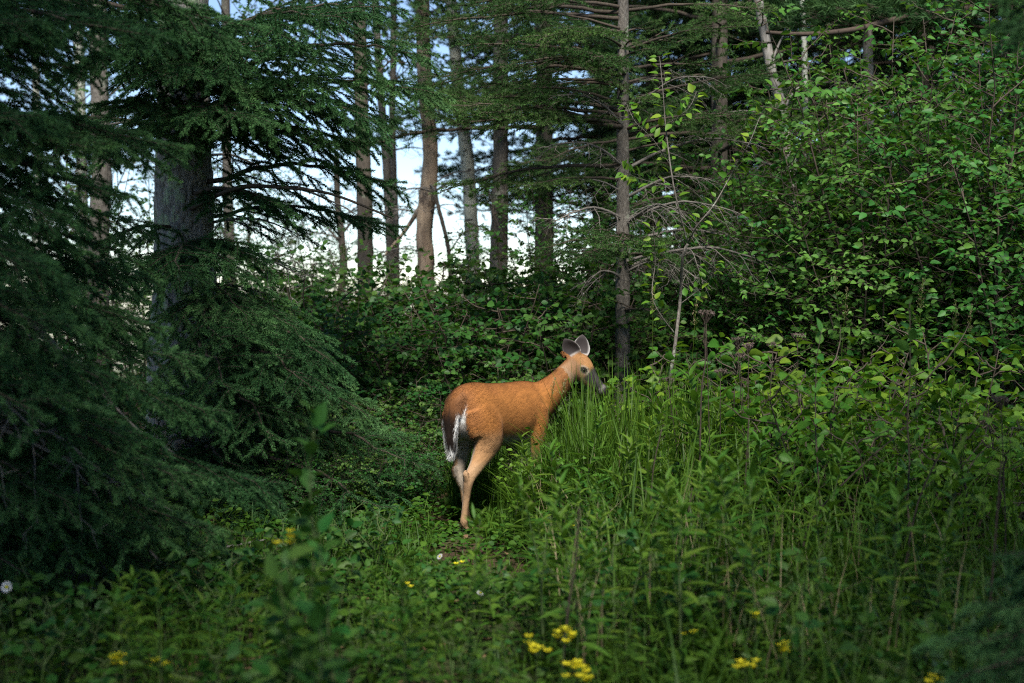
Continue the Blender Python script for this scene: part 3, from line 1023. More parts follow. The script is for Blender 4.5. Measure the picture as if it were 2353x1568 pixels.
def forb(seed, H, single=0, lmat='herb', leafsize=0.10, lean=0.12):
    """an upright herb with narrow leaves spiralling up to a leafy tip"""
    P = Plant('stem', lmat, LANCE, seed)
    rs = P.rs
    t = np.linspace(0, 1, 7)
    a = rs.rand() * 6.28
    st = np.stack([lean * H * t ** 2 * math.cos(a), lean * H * t ** 2 * math.sin(a), H * t - 0.03], -1) + np.cumsum(rs.randn(7, 3) * 0.006, 0) * (t[:, None] > 0)
    P.w.tube(st, 0.0038 * (1 - t) + 0.0012, 5)
    az, z = rs.rand() * 6.28, 0.06 * H
    while z < H:
        u = z / H
        p = np.array([np.interp(u, t, st[:, k]) for k in range(3)])
        el = 0.15 + 0.75 * u ** 2 + rs.randn() * 0.15
        d = np.array([math.cos(az) * math.cos(el), math.sin(az) * math.cos(el), math.sin(el)])
        P.leaf(p, d, unit(np.array([0, 0, 1.0]) + rs.randn(3) * 0.15 - d * 0.2), leafsize * (0.6 + 0.6 * math.sin(math.pi * min(1, u * 0.85 + 0.12))) * (0.8 + 0.4 * rs.rand()), 0.35 + 0.5 * u + 0.12 * rs.randn())
        az += 2.4
        z += (0.026 if u < 0.82 else 0.010) * (0.8 + 0.4 * rs.rand())
    return P.finish(single)


def grass_mb(mb, pos, h, rs, width=0.006, bend=0.35, tint=0.5):
    """curved three-joint blades"""
    n = len(pos)
    a = rs.rand(n) * 6.283
    dv = np.stack([np.cos(a), np.sin(a), 0 * a], -1)
    wv = np.stack([-np.sin(a), np.cos(a), 0 * a], -1) * (width * (0.6 + 0.8 * rs.rand(n)))[:, None] * 0.5
    bd = (bend * (0.3 + 1.2 * rs.rand(n) ** 1.5) * h)[:, None]
    rows = []
    for t, w in ((0, 0.8), (0.35, 1.0), (0.72, 0.7), (1.0, 0.0)):
        c = pos + dv * bd * t ** 2.2 + np.array([0, 0, 1.0]) * (h[:, None] * (t - 0.22 * (bd / np.maximum(h[:, None], 1e-3)) * t ** 3)) - np.array([0, 0, 0.02])
        rows.append((c - wv * w, c + wv * w) if w else (c,))
    v = np.stack([rows[0][0], rows[0][1], rows[1][0], rows[1][1], rows[2][0], rows[2][1], rows[3][0]], 1)
    f = np.array([(0, 1, 3), (0, 3, 2), (2, 3, 5), (2, 5, 4), (4, 5, 6)])
    F = f[None] + (np.arange(n) * 7)[:, None, None]
    tt = np.clip(tint + rs.randn(n) * 0.22, 0, 1)
    mb.raw(v.reshape(-1, 3), F.reshape(-1, 3), np.repeat(tt, 7))


# ================================================================== the place
# ------------------------------------------------------------------ ground
def build_ground():
    mb = MB()
    xs = np.concatenate([[-1500, -400, -120, -50, -30], np.linspace(-20, 20, 161), [30, 50, 120, 400, 1500]])
    ys = np.concatenate([[-1500, -300, -60, -20], np.linspace(-8, 32, 161), [36, 45, 60, 90, 150, 300, 700, 1800]])
    X, Y = np.meshgrid(xs, ys)
    Z = ground_z(X, Y) * (np.abs(X) < 60) * (Y > -60)
    nx, ny = len(xs), len(ys)
    i = np.arange(ny - 1)[:, None] * nx
    j = np.arange(nx - 1)[None]
    q = np.stack([i + j, i + j + 1, i + nx + j + 1, i + nx + j], -1).reshape(-1, 4)
    mb.raw(np.stack([X, Y, Z], -1).reshape(-1, 3), np.concatenate([q[:, [0, 1, 2]], q[:, [0, 2, 3]]]))
    tag(mb.build('ground', 'ground'), kind='structure')


# ------------------------------------------------------------------ conifers
def limb_on(tree, line, r, mat='dead_twig', name='limb'):
    mb = MB()
    R = resample([tuple(at(*q) - tree.location) for q in line], len(line) * 5)
    mb.tube(R, np.linspace(r, r * 0.35, len(R)), 8)
    mb.build(name, mat, tree)


def build_conifers():
    # the big lichened spruce on the left
    A, _ = conifer('big spruce with thick grey bark and green lichen patches', -2.31, 10.0, 0.225, 11.0, 'spruce', 'bark_big', (2.6, 9.0), lambda z: 2.3 - 0.14 * z, 11,
            sides=120, rows=700, rough=0.075, plates=22, per=3.6, lean=(0.06, 0.0), pitch=(-0.3, 0.0), keep=lambda t: t.z > 3.4 or t.x < -2.2 or t.y < 10,
            tips=[(600, 610, 9.0), (575, 730, 8.7), (770, 840, 8.5), (690, 760, 8.9), (850, 960, 8.6), (975, 1080, 8.9), (880, 1165, 8.4, 0.05), (720, 900, 8.3),
                  (1005, 215, 8.8, 0.0), (985, 120, 8.9, -0.02), (900, 420, 9.2, 0.02), (905, 520, 10.1, 0.02), (830, 330, 9.0, 0.05), (760, 250, 8.8, 0.05), (640, 470, 9.0, 0.08), (520, 790, 8.4),
                  (640, 1010, 8.3), (540, 900, 8.2), (800, 40, 8.6, 0.0), (900, 20, 8.8, -0.05), (240, 560, 9.0), (330, 640, 8.6), (300, 250, 8.8), (480, 180, 8.4), (620, 120, 8.5, 0.02), (420, 640, 8.3), (590, 300, 8.9),
                  (650, 1180, 8.6, 0.04), (780, 1230, 8.5, 0.03), (560, 1150, 8.4, 0.06), (160, 310, 9.9, -0.02, 'dead'), (700, 640, 9.4, 0.1, 'dead'), (830, 500, 10.6, 0.05, 'dead'), (650, 420, 10.8, 0.1, 'dead'), (720, 560, 9.8, 0.1, 'dead')]
            + [(m_.uniform(180, 570), m_.uniform(0, 290), m_.uniform(8.0, 9.2), 0.03) for m_ in [random.Random(2)] for _ in range(11)])
    # the dark one nearer on the left, trunk outside the frame
    B, _ = conifer('dark spruce with low sweeping boughs close beside the lichened trunk', -3.05, 6.5, 0.17, 10.0, 'spruce', 'bark_dark', (0.9, 9.0), lambda z: 1.9 - 0.10 * z, 12,
            sides=24, rows=120, plates=10, per=4.2, keep=lambda t: t.x < -2.0 or t.z > 2.9,
            tips=[(270, 450, 6.1), (120, 500, 5.6), (350, 750, 6.4), (430, 830, 6.7), (610, 1115, 6.7), (490, 950, 6.5), (470, 1215, 6.2), (300, 1010, 5.8), (170, 1160, 5.7), (420, 1100, 6.0), (250, 880, 5.6),
                  (120, 760, 5.4), (60, 620, 5.2), (330, 60, 6.6, 0.0), (180, 160, 6.0, 0.0), (60, 280, 5.5, 0.0), (450, 30, 7.0, 0.0), (220, 340, 5.9, 0.0), (560, 60, 7.2, -0.02), (90, 950, 5.3), (180, 620, 6.6), (60, 60, 5.6, 0.0), (330, 520, 6.9), (90, 380, 6.8), (200, 1300, 6.3), (380, 1300, 6.4), (520, 1270, 6.8), (280, 1240, 6.0), (90, 1330, 5.9), 
                  (130, 740, 6.2, 0.35, 'dead'), (255, 1120, 6.0, 0.1, 'dead'), (90, 1000, 5.6, 0.1, 'dead')]
            + [(m_.uniform(0, 430), m_.uniform(0, 420), m_.uniform(5.5, 7.0), 0.03) for m_ in [random.Random(4)] for _ in range(8)]
            + [(m_.uniform(0, 420), m_.uniform(420, 1250), m_.uniform(5.6, 7.2)) for m_ in [random.Random(6)] for _ in range(7)])
    # slender fir in the middle with half-bare branches
    conifer('slender fir with scaly grey trunk and half-bare flat branches', 0.84, 10.8, 0.052, 7.5, 'fir', 'bark', (3.2, 7.0), lambda z: 1.9 - 0.18 * z, 13, name='fir_tree',
            sides=28, rows=260, rough=0.10, plates=9, per=5.0, lean=(0.0, 0.1), pitch=(-0.25, 0.05),
            tips=[(1000, 235, 10.4, 0.0), (1060, 105, 10.2, 0.0), (1190, 430, 10.3, 0.10), (1010, 440, 10.6, 0.16), (1240, 290, 10.2, 0.1), (1720, 60, 10.4, -0.1), (1790, 165, 10.6, -0.18), (1690, 260, 10.2, -0.05),
                  (1330, 590, 9.9, 0.05), (1560, 600, 10.0, 0.05), (1250, 570, 10.3, 0.1), (1480, 570, 9.6, 0.06), (1420, 560, 9.5, 0.06), (1540, 740, 10.1, 0.1), (1300, 60, 10.0, 0.0), (1620, 330, 10.9, -0.1), (1150, 30, 10.5, -0.05), (1180, 180, 11.2, 0.0), (1360, 130, 9.7, 0.05),
                  (1250, 340, 10.2, -0.1, 'dead'), (1300, 420, 10.6, -0.12, 'dead'), (1270, 510, 10.3, 0.05, 'dead'), (1720, 500, 10.2, 0.0, 'dead'), (1740, 570, 10.5, 0.05, 'dead'), (1650, 420, 10.3, -0.1, 'dead'), (1600, 640, 10.1, 0.05, 'dead'),
                  (1690, 620, 10.9, 0.05, 'dead'), (1350, 650, 10.3, 0.05, 'dead'), (1760, 340, 10.7, -0.15, 'dead'), (1570, 500, 9.9, 0.0, 'dead'), (1280, 220, 10.2, -0.2, 'dead'), (1640, 180, 10.3, -0.25, 'dead'), (1800, 620, 10.3, 0.0, 'dead')]
            + [(m_.uniform(930, 1400), m_.uniform(-20, 300), m_.uniform(9.8, 11.6), m_.uniform(-0.05, 0.1)) for m_ in [random.Random(8)] for _ in range(16)]
            + [(m_.uniform(1460, 1800), m_.uniform(-20, 280), m_.uniform(10.0, 11.8), m_.uniform(-0.15, 0.05)) for m_ in [random.Random(12)] for _ in range(9)])
    # right: spruce outside the frame, its low boughs added to shade the corner
    D, _ = conifer('dark pine hanging over the leafy thicket, with one long black limb', 5.7, 12.6, 0.16, 10.0, 'pine', 'bark_dark', (3.5, 6.5), lambda z: 2.2 - 0.22 * z, 14, name='pine_tree',
            per=2.4, pitch=(-0.1, 0.15), tips=[(1800, 60, 12.2, -0.03), (1930, 30, 12.0, 0.0), (2080, 45, 11.8, 0.0), (2200, 20, 12.2, 0.0), (2000, 10, 12.6, 0.0), (1880, 40, 13.0, 0.0)])
    conifer('dark spruce to the right of the clearing, drooping low boughs added to shade the corner', 3.3, 4.4, 0.12, 6.0, 'spruce', 'bark_dark', (0.3, 5.7), lambda z: 1.9 - 0.27 * z, 15,
            per=5.5, tips=[(2330, 10, 4.6, 0.05), (2345, 60, 5.0, 0.05), (2230, 1480, 4.3, 0.02), (2300, 1400, 4.5, 0.04), (2170, 1560, 4.1, 0.0), (2320, 1550, 4.0, 0.04), (2340, 1290, 4.6, 0.06)], keep=lambda t: t.x > 0.40 * t.y + 0.2 or t.z > 3.2)
    limb_on(A, [(405, 320, 9.85), (370, 308, 9.7), (320, 300, 9.6), (260, 305, 9.5), (160, 312, 9.4)], 0.022)
    limb_on(A, [(440, 478, 9.82), (490, 452, 9.5), (560, 428, 9.3), (640, 430, 9.2), (760, 445, 9.1), (900, 500, 9.2)], 0.018, 'twig')
    limb_on(B, [(-120, 640, 6.4), (40, 720, 6.2), (120, 790, 6.2), (165, 860, 6.2), (190, 930, 6.15), (210, 975, 6.1)], 0.022)
    limb_on(B, [(160, 850, 6.2), (230, 900, 6.25), (320, 990, 6.3), (400, 1040, 6.4)], 0.009)
    limb_on(D, [(2650, -30, 12.5), (2450, 0, 12.3), (2250, 18, 12.0), (2080, 40, 11.9), (1960, 68, 11.8), (1850, 78, 11.8), (1760, 74, 11.9)], 0.042, 'dark_stem')
    # unseen spruces added behind and beside the viewpoint to shade the foreground
    for x, y, H, z0_, sd_, lab in ((-2.4, 2.2, 13.0, 0.4, 31, 'unseen spruce added left of the viewpoint to shade the left side, boughs sweeping the ground'), (3.3, 0.3, 12.0, 0.4, 32, 'unseen spruce added right of the viewpoint to shade the lower right, boughs sweeping the ground'),
                                   (0.8, -1.9, 11.0, 4.0, 33, 'tall unseen spruce added behind the viewpoint to shade the near meadow, trunk bare to twice head height'), (-1.6, -2.6, 13.0, 4.0, 34, 'second tall unseen spruce added behind the viewpoint for shade, its trunk bare below')):
        conifer(lab, x, y, 0.18, H, 'spruce', 'bark_dark', (z0_, H * 0.95), lambda z: (2.5 - 0.06 * z) * (1 if z < H - 2.5 else (H - z) / 2.5), sd_, per=8.0 if abs(x) > 2 else 5.0, sides=12, rows=30, keep=lambda t: t.z > 3.3 or abs(t.x) > 0.42 * max(t.y, 0) + 0.7)
    # conifers of the far edge
    far = [(1250, 14.5, 0.10, 'pine', 21, 'pine behind the slender fir, crown of pale green needles'), (1500, 15.5, 0.11, 'pine', 22, 'tall pine closing the gap behind the slender fir trunk'),
           (1650, 13.5, 0.09, 'fir', 23, 'fir standing behind the leaning grey snag'), (1905, 14.5, 0.12, 'pine', 24, 'pine beside the white birch stem'), (2120, 13.8, 0.11, 'pine', 25, 'pine behind the tall right-hand thicket'),
           (2330, 15.0, 0.13, 'spruce', 26, 'blue-green spruce far behind the thicket'),
           (1380, 18.5, 0.13, 'pine', 29, 'broad pine at the far edge of the trees'), (1780, 18.0, 0.13, 'spruce', 30, 'dense spruce at the far edge behind the snag'), (2220, 18.5, 0.13, 'spruce', 41, 'dense spruce far behind the thicket'), (1590, 21.0, 0.15, 'spruce', 42, 'wide spruce on the edge of the bright field'),
           (2010, 20.5, 0.15, 'pine', 43, 'dark pine on the edge of the bright field')]
    for px, d, r, kind, sd_, lab in far:
        x = at(px, 600, d).x
        low = 2.2 if px > 1450 else (3.0 if px < 1300 else 2.4)
        if kind == 'spruce':
            low = 0.8
        conifer(lab, x, d, r, 12.0, kind, 'bark_dark', (low, 9.5), lambda z: 2.5 - 0.13 * z, sd_, name=kind + '_tree', per=10.0, sides=12, rows=40, pitch=(-0.2, 0.1))


# ------------------------------------------------------------------ bare and leafy trunks of the background
def bare_trunk(name, label, pts, w, d, mat, cat='tree', crown=None, seed=1, rough=0.10, sides=18, rows=110, twigs=(), top=None, group=None):
    """pts: picture points from the lowest seen one upwards; carried down to the ground and on above the frame"""
    P = [at(px, py, d) for px, py in pts]
    base = P[0].copy()
    base.z = gz(base.x, base.y) - 0.08
    base.x += (P[0].x - P[1].x) * 0.4
    tree = empty(name, base)
    tag(tree, label, cat, group)
    r = w / FPX * d / 2
    if top:
        e = (P[-1] - P[0]).normalized()
        P.append(P[-1] + e * top)
    allp = [base] + P
    rad = [r * 1.25] + [r * (1.05 - 0.3 * k / len(P)) for k in range(len(P))]
    axis = trunk_of(tree, name, allp, rad, mat, sides=sides, rows=rows, rough=rough, seed=seed, plates=5)
    rnd = random.Random(seed)
    for _ in range(5):
        b = axis(rnd.uniform(1.6, 4.2))
        az = rnd.uniform(0, 6.28)
        L = rnd.uniform(0.35, 0.8)
        add_bough(tree, b, b + Vector((math.cos(az) * L, math.sin(az) * L, rnd.uniform(-0.2, 0.4) * L)), 'dead', rnd)
    for tw in twigs:                       # picture polyline, start radius
        q = [at(a, b, d + dd) - tree.location for a, b, dd in tw[0]]
        mb = MB()
        R = resample([tuple(v) for v in q], len(q) * 4)
        mb.tube(R, np.linspace(tw[1], tw[1] * 0.3, len(R)), 6)
        mb.build('limb', mat, tree)
    if crown:
        z0, z1, spread, proto, n = crown
        for k in range(n):
            z = z0 + (z1 - z0) * (k + rnd.random()) / n
            b = axis(z) - tree.location
            az = k * 2.4 + rnd.random()
            st, fol, singles = proto.done
            m4 = Matrix.Translation(b) @ Matrix.Rotation(az, 4, 'Z') @ Matrix.Rotation(1.1 - 0.4 * rnd.random(), 4, 'Y') @ Matrix.Scale(spread * rnd.uniform(0.8, 1.2), 4)
            o = link('branch', st, tree, m4)
            link('foliage', fol, o)['kind'] = 'stuff'
    return tree


def build_trunks():
    spray = shrub(301, 1.5, 0.5, stems=1, crown=0.25, nbr=14, leafsize=0.05, lmat='leaf_dark', single=0, thick=0.010, gap=0.09, twig=0.14)
    bare_trunk('dead_pine', 'dead pine trunk, bark peeled to tan wood, between slim stems and white aspen', [(975, 740), (980, 600), (972, 540), (985, 420), (990, 330), (978, 230), (972, 140)], 40, 15.5, 'snag', seed=51, top=1.2,
               twigs=[([(968, 470, 0), (930, 530, 0.1), (880, 590, 0.2)], 0.035), ([(975, 590, 0), (950, 640, 0.2), (890, 700, 0.3)], 0.02)])
    bare_trunk('aspen', 'pale smooth aspen stem leaning beside the peeled dead pine', [(1088, 660), (1085, 560), (1078, 420), (1066, 310), (1055, 230), (1040, 60)], 32, 16.0, 'aspen', seed=52, top=2.5, crown=(3.6, 6.5, 1.0, spray, 12),
               twigs=[([(1086, 600, 0), (1050, 640, 0.1), (1000, 660, 0.2)], 0.02)])
    bare_trunk('pine_tree', 'dark straight trunk just right of the pale aspen', [(1143, 700), (1146, 560), (1148, 430), (1150, 330), (1150, 120)], 40, 15.0, 'bark', seed=53, top=3, crown=(3.8, 6.5, 1.0, spray, 8))
    bare_trunk('pine_tree', 'dark rough trunk standing left of the two slim stems', [(840, 620), (838, 500), (834, 380), (830, 260), (828, 120)], 36, 14.5, 'bark_dark', seed=54, top=3, crown=(3.4, 6.5, 1.0, spray, 8))
    bare_trunk('aspen', 'slim greenish aspen stem close to the dark rough trunk', [(898, 640), (894, 500), (888, 380), (878, 260), (868, 120)], 20, 16.5, 'bark', seed=55, top=3, crown=(3.6, 6.5, 1.0, spray, 9))
    bare_trunk('aspen', 'slimmer twin stem touching the greenish aspen', [(910, 620), (908, 500), (903, 400), (900, 260), (905, 100)], 17, 16.9, 'bark', seed=56, top=3)
    bare_trunk('aspen', 'grey aspen stem just right of the lichened spruce', [(530, 700), (528, 600), (524, 480), (520, 340), (520, 120)], 24, 15.0, 'bark', seed=57, top=3, crown=(3.0, 6.5, 1.0, spray, 12))
    bare_trunk('aspen', 'thick greenish aspen trunk left of the lichened spruce', [(225, 700), (228, 500), (236, 380), (230, 260), (225, 80)], 46, 14.0, 'bark', seed=58, top=3, crown=(3.0, 6.5, 1.0, spray, 10),
               twigs=[([(240, 330, 0), (300, 300, -0.1), (350, 310, -0.1)], 0.02)])
    bare_trunk('aspen', 'pale aspen stem with a dark eye mark seen through spruce boughs', [(190, 700), (188, 400), (184, 220), (182, 110), (180, 0)], 26, 17.0, 'aspen', seed=59, top=3, crown=(3.0, 6.5, 1.0, spray, 10))
    bare_trunk('aspen', 'thin pale stem far left behind the dark spruce', [(85, 760), (86, 400), (84, 240), (80, 100)], 18, 16.0, 'aspen', seed=60, top=3, crown=(2.4, 6.0, 1.0, spray, 12))
    bare_trunk('dead_snag', 'leaning dead snag with peeling bark and a short fork', [(1830, 460), (1805, 300), (1795, 240), (1775, 180), (1760, 100), (1745, 20)], 26, 12.2, 'grey_wood', seed=61, top=0.8,
               twigs=[([(1797, 265, 0), (1812, 225, 0), (1835, 200, 0.1)], 0.022), ([(1770, 150, 0), (1800, 80, 0.1), (1850, 30, 0.1)], 0.012)])
    bare_trunk('birch', 'white birch stem showing above the leafy thicket', [(1852, 400), (1848, 115), (1844, 40), (1840, -60)], 13, 13.0, 'aspen', seed=62, top=3)
    bare_trunk('dead_snag', 'upright grey snag with cracked wood above the thicket', [(1998, 480), (1997, 280), (1994, 160), (1993, 62)], 26, 12.6, 'grey_wood', seed=63)
    bare_trunk('crooked_tree', 'crooked dark leafless stems against the bright gap', [(780, 700), (790, 600), (782, 520), (775, 470)], 18, 17.5, 'bark_dark', seed=64, top=0.6,
               twigs=[([(785, 560, 0), (740, 500, 0.2), (730, 420, 0.3)], 0.02), ([(783, 540, 0), (830, 480, 0.1), (860, 430, 0.2)], 0.02), ([(790, 620, 0), (730, 580, 0.2), (690, 500, 0.3)], 0.016)])
    bare_trunk('crooked_tree', 'thin crooked sapling leaning between the peeled pine and aspen', [(1040, 700), (1035, 640), (1030, 560), (1005, 470), (1000, 440)], 11, 15.2, 'bark_dark', seed=65,
               twigs=[([(1032, 580, 0), (1060, 540, 0.1), (1100, 510, 0.1)], 0.012)])


# ------------------------------------------------------------------ shrubs
def build_shrubs():
    rnd = random.Random(5)
    tall = [shrub(100 + k, 3.0, 1.0, stems=7, crown=0.26, nbr=18, leafsize=0.052, lmat='leaf', gap=0.10, twig=0.17) for k in range(3)]
    low = [shrub(110 + k, 1.5, 0.75, stems=8, crown=0.12, nbr=11, leafsize=0.050, lmat='leaf_dark', tmpl=ROUND, gap=0.085, twig=0.15, up=0.25) for k in range(3)]
    bright = [shrub(120 + k, 1.0, 0.5, stems=6, crown=0.10, nbr=8, leafsize=0.068, lmat='leaf_bright', tmpl=OVATE, gap=0.10, twig=0.12, up=0.5) for k in range(2)]
    airy = [shrub(130 + k, 3.0, 1.0, stems=5, crown=0.15, nbr=10, leafsize=0.048, lmat='leaf_dark', gap=0.115, twig=0.16, dens=0.65) for k in range(2)]

    def put(protos, name, px, d, h, label, group, cat='shrub', h0=3.0, jig=0.1):
        x = at(px, 700, d).x
        protos[rnd.randrange(len(protos))].place(name, (x, d, gz(x, d)), rnd.random() * 6.28, h / h0 * rnd.uniform(1 - jig, 1 + jig), label, cat, group)
    # tall thicket on the right: front row leafy, second row behind
    for px, d, h in [(1780, 10.9, 2.3), (1890, 10.4, 2.8), (2010, 10.0, 3.1), (2130, 10.2, 3.2), (2260, 9.8, 3.3), (2380, 9.6, 3.3), (1850, 11.4, 2.9), (1960, 11.3, 3.2), (2080, 11.2, 3.3), (2200, 11.2, 3.5), (2320, 11.0, 3.6), (2440, 10.6, 3.5),
                     (1700, 11.6, 2.2), (2150, 12.4, 3.4), (2300, 12.4, 3.7), (1990, 12.5, 3.2), (1830, 12.6, 2.6), (1640, 12.2, 2.2), (1330, 12.8, 2.3), (1420, 12.2, 2.2), (1520, 12.9, 2.5), (1600, 13.2, 2.7), (1720, 12.9, 2.8), (1900, 11.9, 3.0), (2050, 10.6, 3.0), (2210, 10.5, 3.2), (1940, 10.7, 2.8), (2350, 10.2, 3.2)]:
        lab = ('tall leafy shrub growing behind the slender fir' if px < 1540 else 'leafy shrub of the thicket closest to the slender fir' if px < 1720 else 'thicket shrub growing at the foot of the leaning snag' if px < 1870 else 'thicket shrub growing around the upright grey snag' if px < 2050 else
               'tallest kind of thicket shrub, standing in its back row' if d > 11.0 else 'many-stemmed thicket shrub in the front row under the pine limb')
        put(tall, 'thicket_shrub', px, d, h, lab, 'shrubs of the tall thicket')
    # dogwood-like shrubs behind the deer
    for px, d, h in [(700, 11.6, 1.3), (790, 11.2, 1.2), (870, 10.9, 1.3), (960, 11.0, 1.45), (1050, 11.2, 1.5), (1140, 11.0, 1.6), (1230, 11.3, 1.6), (1310, 11.0, 1.6), (1390, 11.4, 1.5), (1470, 11.2, 1.4), (1550, 11.3, 1.3), (900, 12.2, 1.6),
                     (1010, 12.4, 1.7), (1120, 12.3, 1.8), (1240, 12.5, 1.9), (1340, 12.4, 1.9), (640, 12.2, 1.3), (780, 12.6, 1.5), (940, 10.1, 0.8), (1010, 10.2, 0.95), (860, 9.7, 0.65), (1650, 11.0, 1.3), (1750, 10.6, 1.1), (1450, 12.4, 1.9),
                     (1560, 12.6, 2.0), (1100, 10.4, 1.0), (1200, 10.5, 1.0), (570, 12.6, 1.75), (650, 12.9, 1.8), (730, 12.5, 1.65), (810, 12.8, 1.75), (880, 12.5, 1.6), (960, 12.9, 1.5), (1130, 12.6, 1.65), (1200, 12.9, 1.9),  (780, 10.0, 0.7), (980, 9.6, 0.6)]:
        lab = ('small round-leaved shrub, knee to hip high, just behind the deer' if d < 10.6 else 'round-leaved shrub between the spruce boughs and the deer' if px < 900 else 'round-leaved shrub in the back row below the pale trunks' if d > 12 else
               'head-high round-leaved shrub beyond the back of the deer' if px < 1280 else 'round-leaved shrub around the foot of the slender fir' if px < 1500 else 'round-leaved shrub between the sapling and the thicket')
        put(low, 'leafy_shrub', px, d, h, lab, 'round-leaved shrubs behind the deer', h0=1.5)
    # thin leafy growth against the bright sky
    for px, d, h in [(560, 14.5, 2.6), (640, 15.5, 2.4), (720, 15.0, 2.2), (800, 16.0, 2.4), (1180, 14.5, 2.5), (1240, 15.5, 2.9), (1300, 14.8, 2.8), (330, 14.5, 3.0), (140, 13.5, 3.0), (40, 13.0, 3.2), (250, 16.0, 3.6), (460, 16.5, 3.4), (600, 18.0, 3.4), (880, 18.0, 2.3), (1000, 19.0, 2.0), (1120, 18.5, 2.3),
                     (700, 19.0, 2.6), (520, 13.2, 2.0), (600, 13.0, 1.8), (680, 13.6, 1.9), (760, 13.2, 1.9), (850, 13.4, 2.0), (940, 13.8, 1.7), (1030, 13.4, 1.7), (1110, 13.8, 1.8), (1190, 13.2, 2.2), (1250, 13.6, 2.3), (580, 15.8, 2.8), (680, 16.2, 2.7), (780, 14.6, 2.5), (460, 14.0, 2.6), (400, 13.0, 2.4), (280, 12.6, 2.2), (1380, 15.8, 3.2), (1480, 14.6, 3.0), (20, 15.5, 4.2), (110, 17.0, 4.4), (330, 18.0, 4.6), (560, 19.5, 4.8), (1340, 13.4, 2.3)]:
        lab = ('open thin-leaved shrub against the light left of the lichened trunk' if px < 420 else 'open thin-leaved shrub between the lichened trunk and the dark rough trunk' if px < 830 else 'open thin-leaved shrub among the pale trunks by the bright gap' if px < 1160 else
               'open thin-leaved shrub between the dark straight trunk and the slender fir')
        put(airy, 'open_shrub', px, d, h, lab, 'thin-leaved shrubs against the light')
    # bright young shrubs among the grass
    for px, d, h in [(1870, 7.9, 1.05), (1960, 7.6, 0.95), (2060, 7.4, 0.95), (2150, 7.9, 0.95), (1610, 9.0, 0.95), (1530, 9.3, 0.95), (2240, 7.2, 0.9), (1760, 8.5, 0.8), (2330, 7.6, 1.0), (1930, 8.6, 1.25), (2080, 8.8, 1.2), (1690, 9.2, 1.15), (1820, 9.2, 1.2), (2200, 8.9, 1.3), (1460, 9.7, 0.95), (1228, 8.35, 0.50), (1275, 8.3, 0.55)]:
        lab = 'small yellow-green young shrub right before the forelegs of the deer' if px < 1300 else 'yellow-green young shrub at the foot of the grey sapling' if px < 1700 else 'yellow-green young shrub in the grass nearest the thicket' if d > 8.2 else 'low yellow-green young shrub among the goldenrods'
        put(bright, 'young_shrub', px, d, h, lab, 'young shrubs in the grass', h0=1.0)
    # shrubs in the shade of the spruce
    for px, d, h in [(120, 9.0, 0.9), (300, 9.4, 0.8), (30, 8.2, 1.0), (480, 9.8, 0.8), (600, 10.4, 0.9), (690, 9.6, 0.7), (900, 9.0, 0.45), (820, 8.9, 0.5), (740, 8.7, 0.45), (960, 9.2, 0.5), (660, 9.0, 0.5), (220, 10.8, 1.2), (90, 10.9, 1.6), (520, 11.6, 1.3)]:
        put(low, 'understorey_shrub', px, d, h, 'low shaded shrub under the spruce boughs', 'shrubs under the spruces', h0=1.5)
    # slender sapling between deer and thicket
    P = Plant('bark', 'leaf_bright', OVATE, 77)
    rs = P.rs
    D = 9.6
    base = at(1540, 1140, D)
    base.z = gz(base.x, D)
    runs = [([(1520, 1190), (1535, 930), (1552, 780), (1562, 690), (1568, 590), (1580, 560)], 0.014, 0.010), ([(1580, 560), (1548, 430), (1530, 300), (1522, 200), (1515, 130)], 0.007, 0.002),
            ([(1572, 575), (1600, 520), (1640, 470), (1680, 400), (1720, 330), (1745, 270), (1780, 200)], 0.006, 0.002), ([(1553, 770), (1500, 690), (1505, 600), (1500, 520)], 0.005, 0.002), ([(1560, 700), (1620, 650), (1640, 600)], 0.004, 0.002),
            ([(1540, 380), (1500, 320), (1460, 280), (1440, 240)], 0.003, 0.0015), ([(1528, 290), (1580, 250), (1600, 210)], 0.003, 0.0015), ([(1548, 430), (1470, 410), (1430, 390)], 0.003, 0.0015)]
    for line, ra, rb in runs:
        q = np.array([tuple(at(a, b, D + 0.15 * math.sin(k * 1.7 + a)) - base) for k, (a, b) in enumerate(line)])
        if line[0][1] > 1100:
            q[0] = (0, 0, -0.03)
        R = resample(q, len(q) * 4)
        P.w.tube(R, np.linspace(ra, rb, len(R)), 6)
        if ra < 0.009:
            for k in range(2, len(R)):
                e = unit(R[k] - R[k - 1])
                for g in (-1, 1):
                    sv = unit(np.cross(e, [0, -1, 0.3])) * g
                    p1 = R[k] + sv * 0.02
                    P.w.tube([R[k], p1], [0.001, 0.0008], 3, cap=False)
                    P.leaf(p1, unit(sv * 0.8 + e * 0.4 + rs.randn(3) * 0.35), unit(np.array([0, -0.3, 1.0]) + rs.randn(3) * 0.4), 0.062 * (0.7 + 0.6 * rs.rand()), 0.6 + 0.2 * rs.randn())
    P.finish(400)
    P.place('sapling', base, 0, 1.0, 'slender grey sapling with bright leaves rising between the deer and the thicket', 'sapling')
    # blurred broadleaf plants close to the camera
    for k, (px, py, d, H, n) in enumerate([(700, 965, 4.6, 1.1, 44), (655, 1290, 4.0, 0.62, 34), (775, 1215, 4.4, 0.70, 30), (600, 1330, 3.9, 0.52, 36), (720, 1400, 3.8, 0.45, 36), (2110, 690, 6.6, 1.6, 40), (1880, 745, 7.2, 1.42, 18)]):
        P = Plant('stem' if k < 5 else 'twig', 'leaf' if k in (2, 6) else 'leaf_dark', OVATE, 90 + k)
        rs = P.rs
        t = np.linspace(0, 1, 9)
        w = np.cumsum(rs.randn(9, 3) * 0.012, 0)
        w[0] = 0
        top = at(px, py, d)
        x0, y0 = top.x + rs.uniform(-0.06, 0.06), d + rs.uniform(-0.05, 0.05)
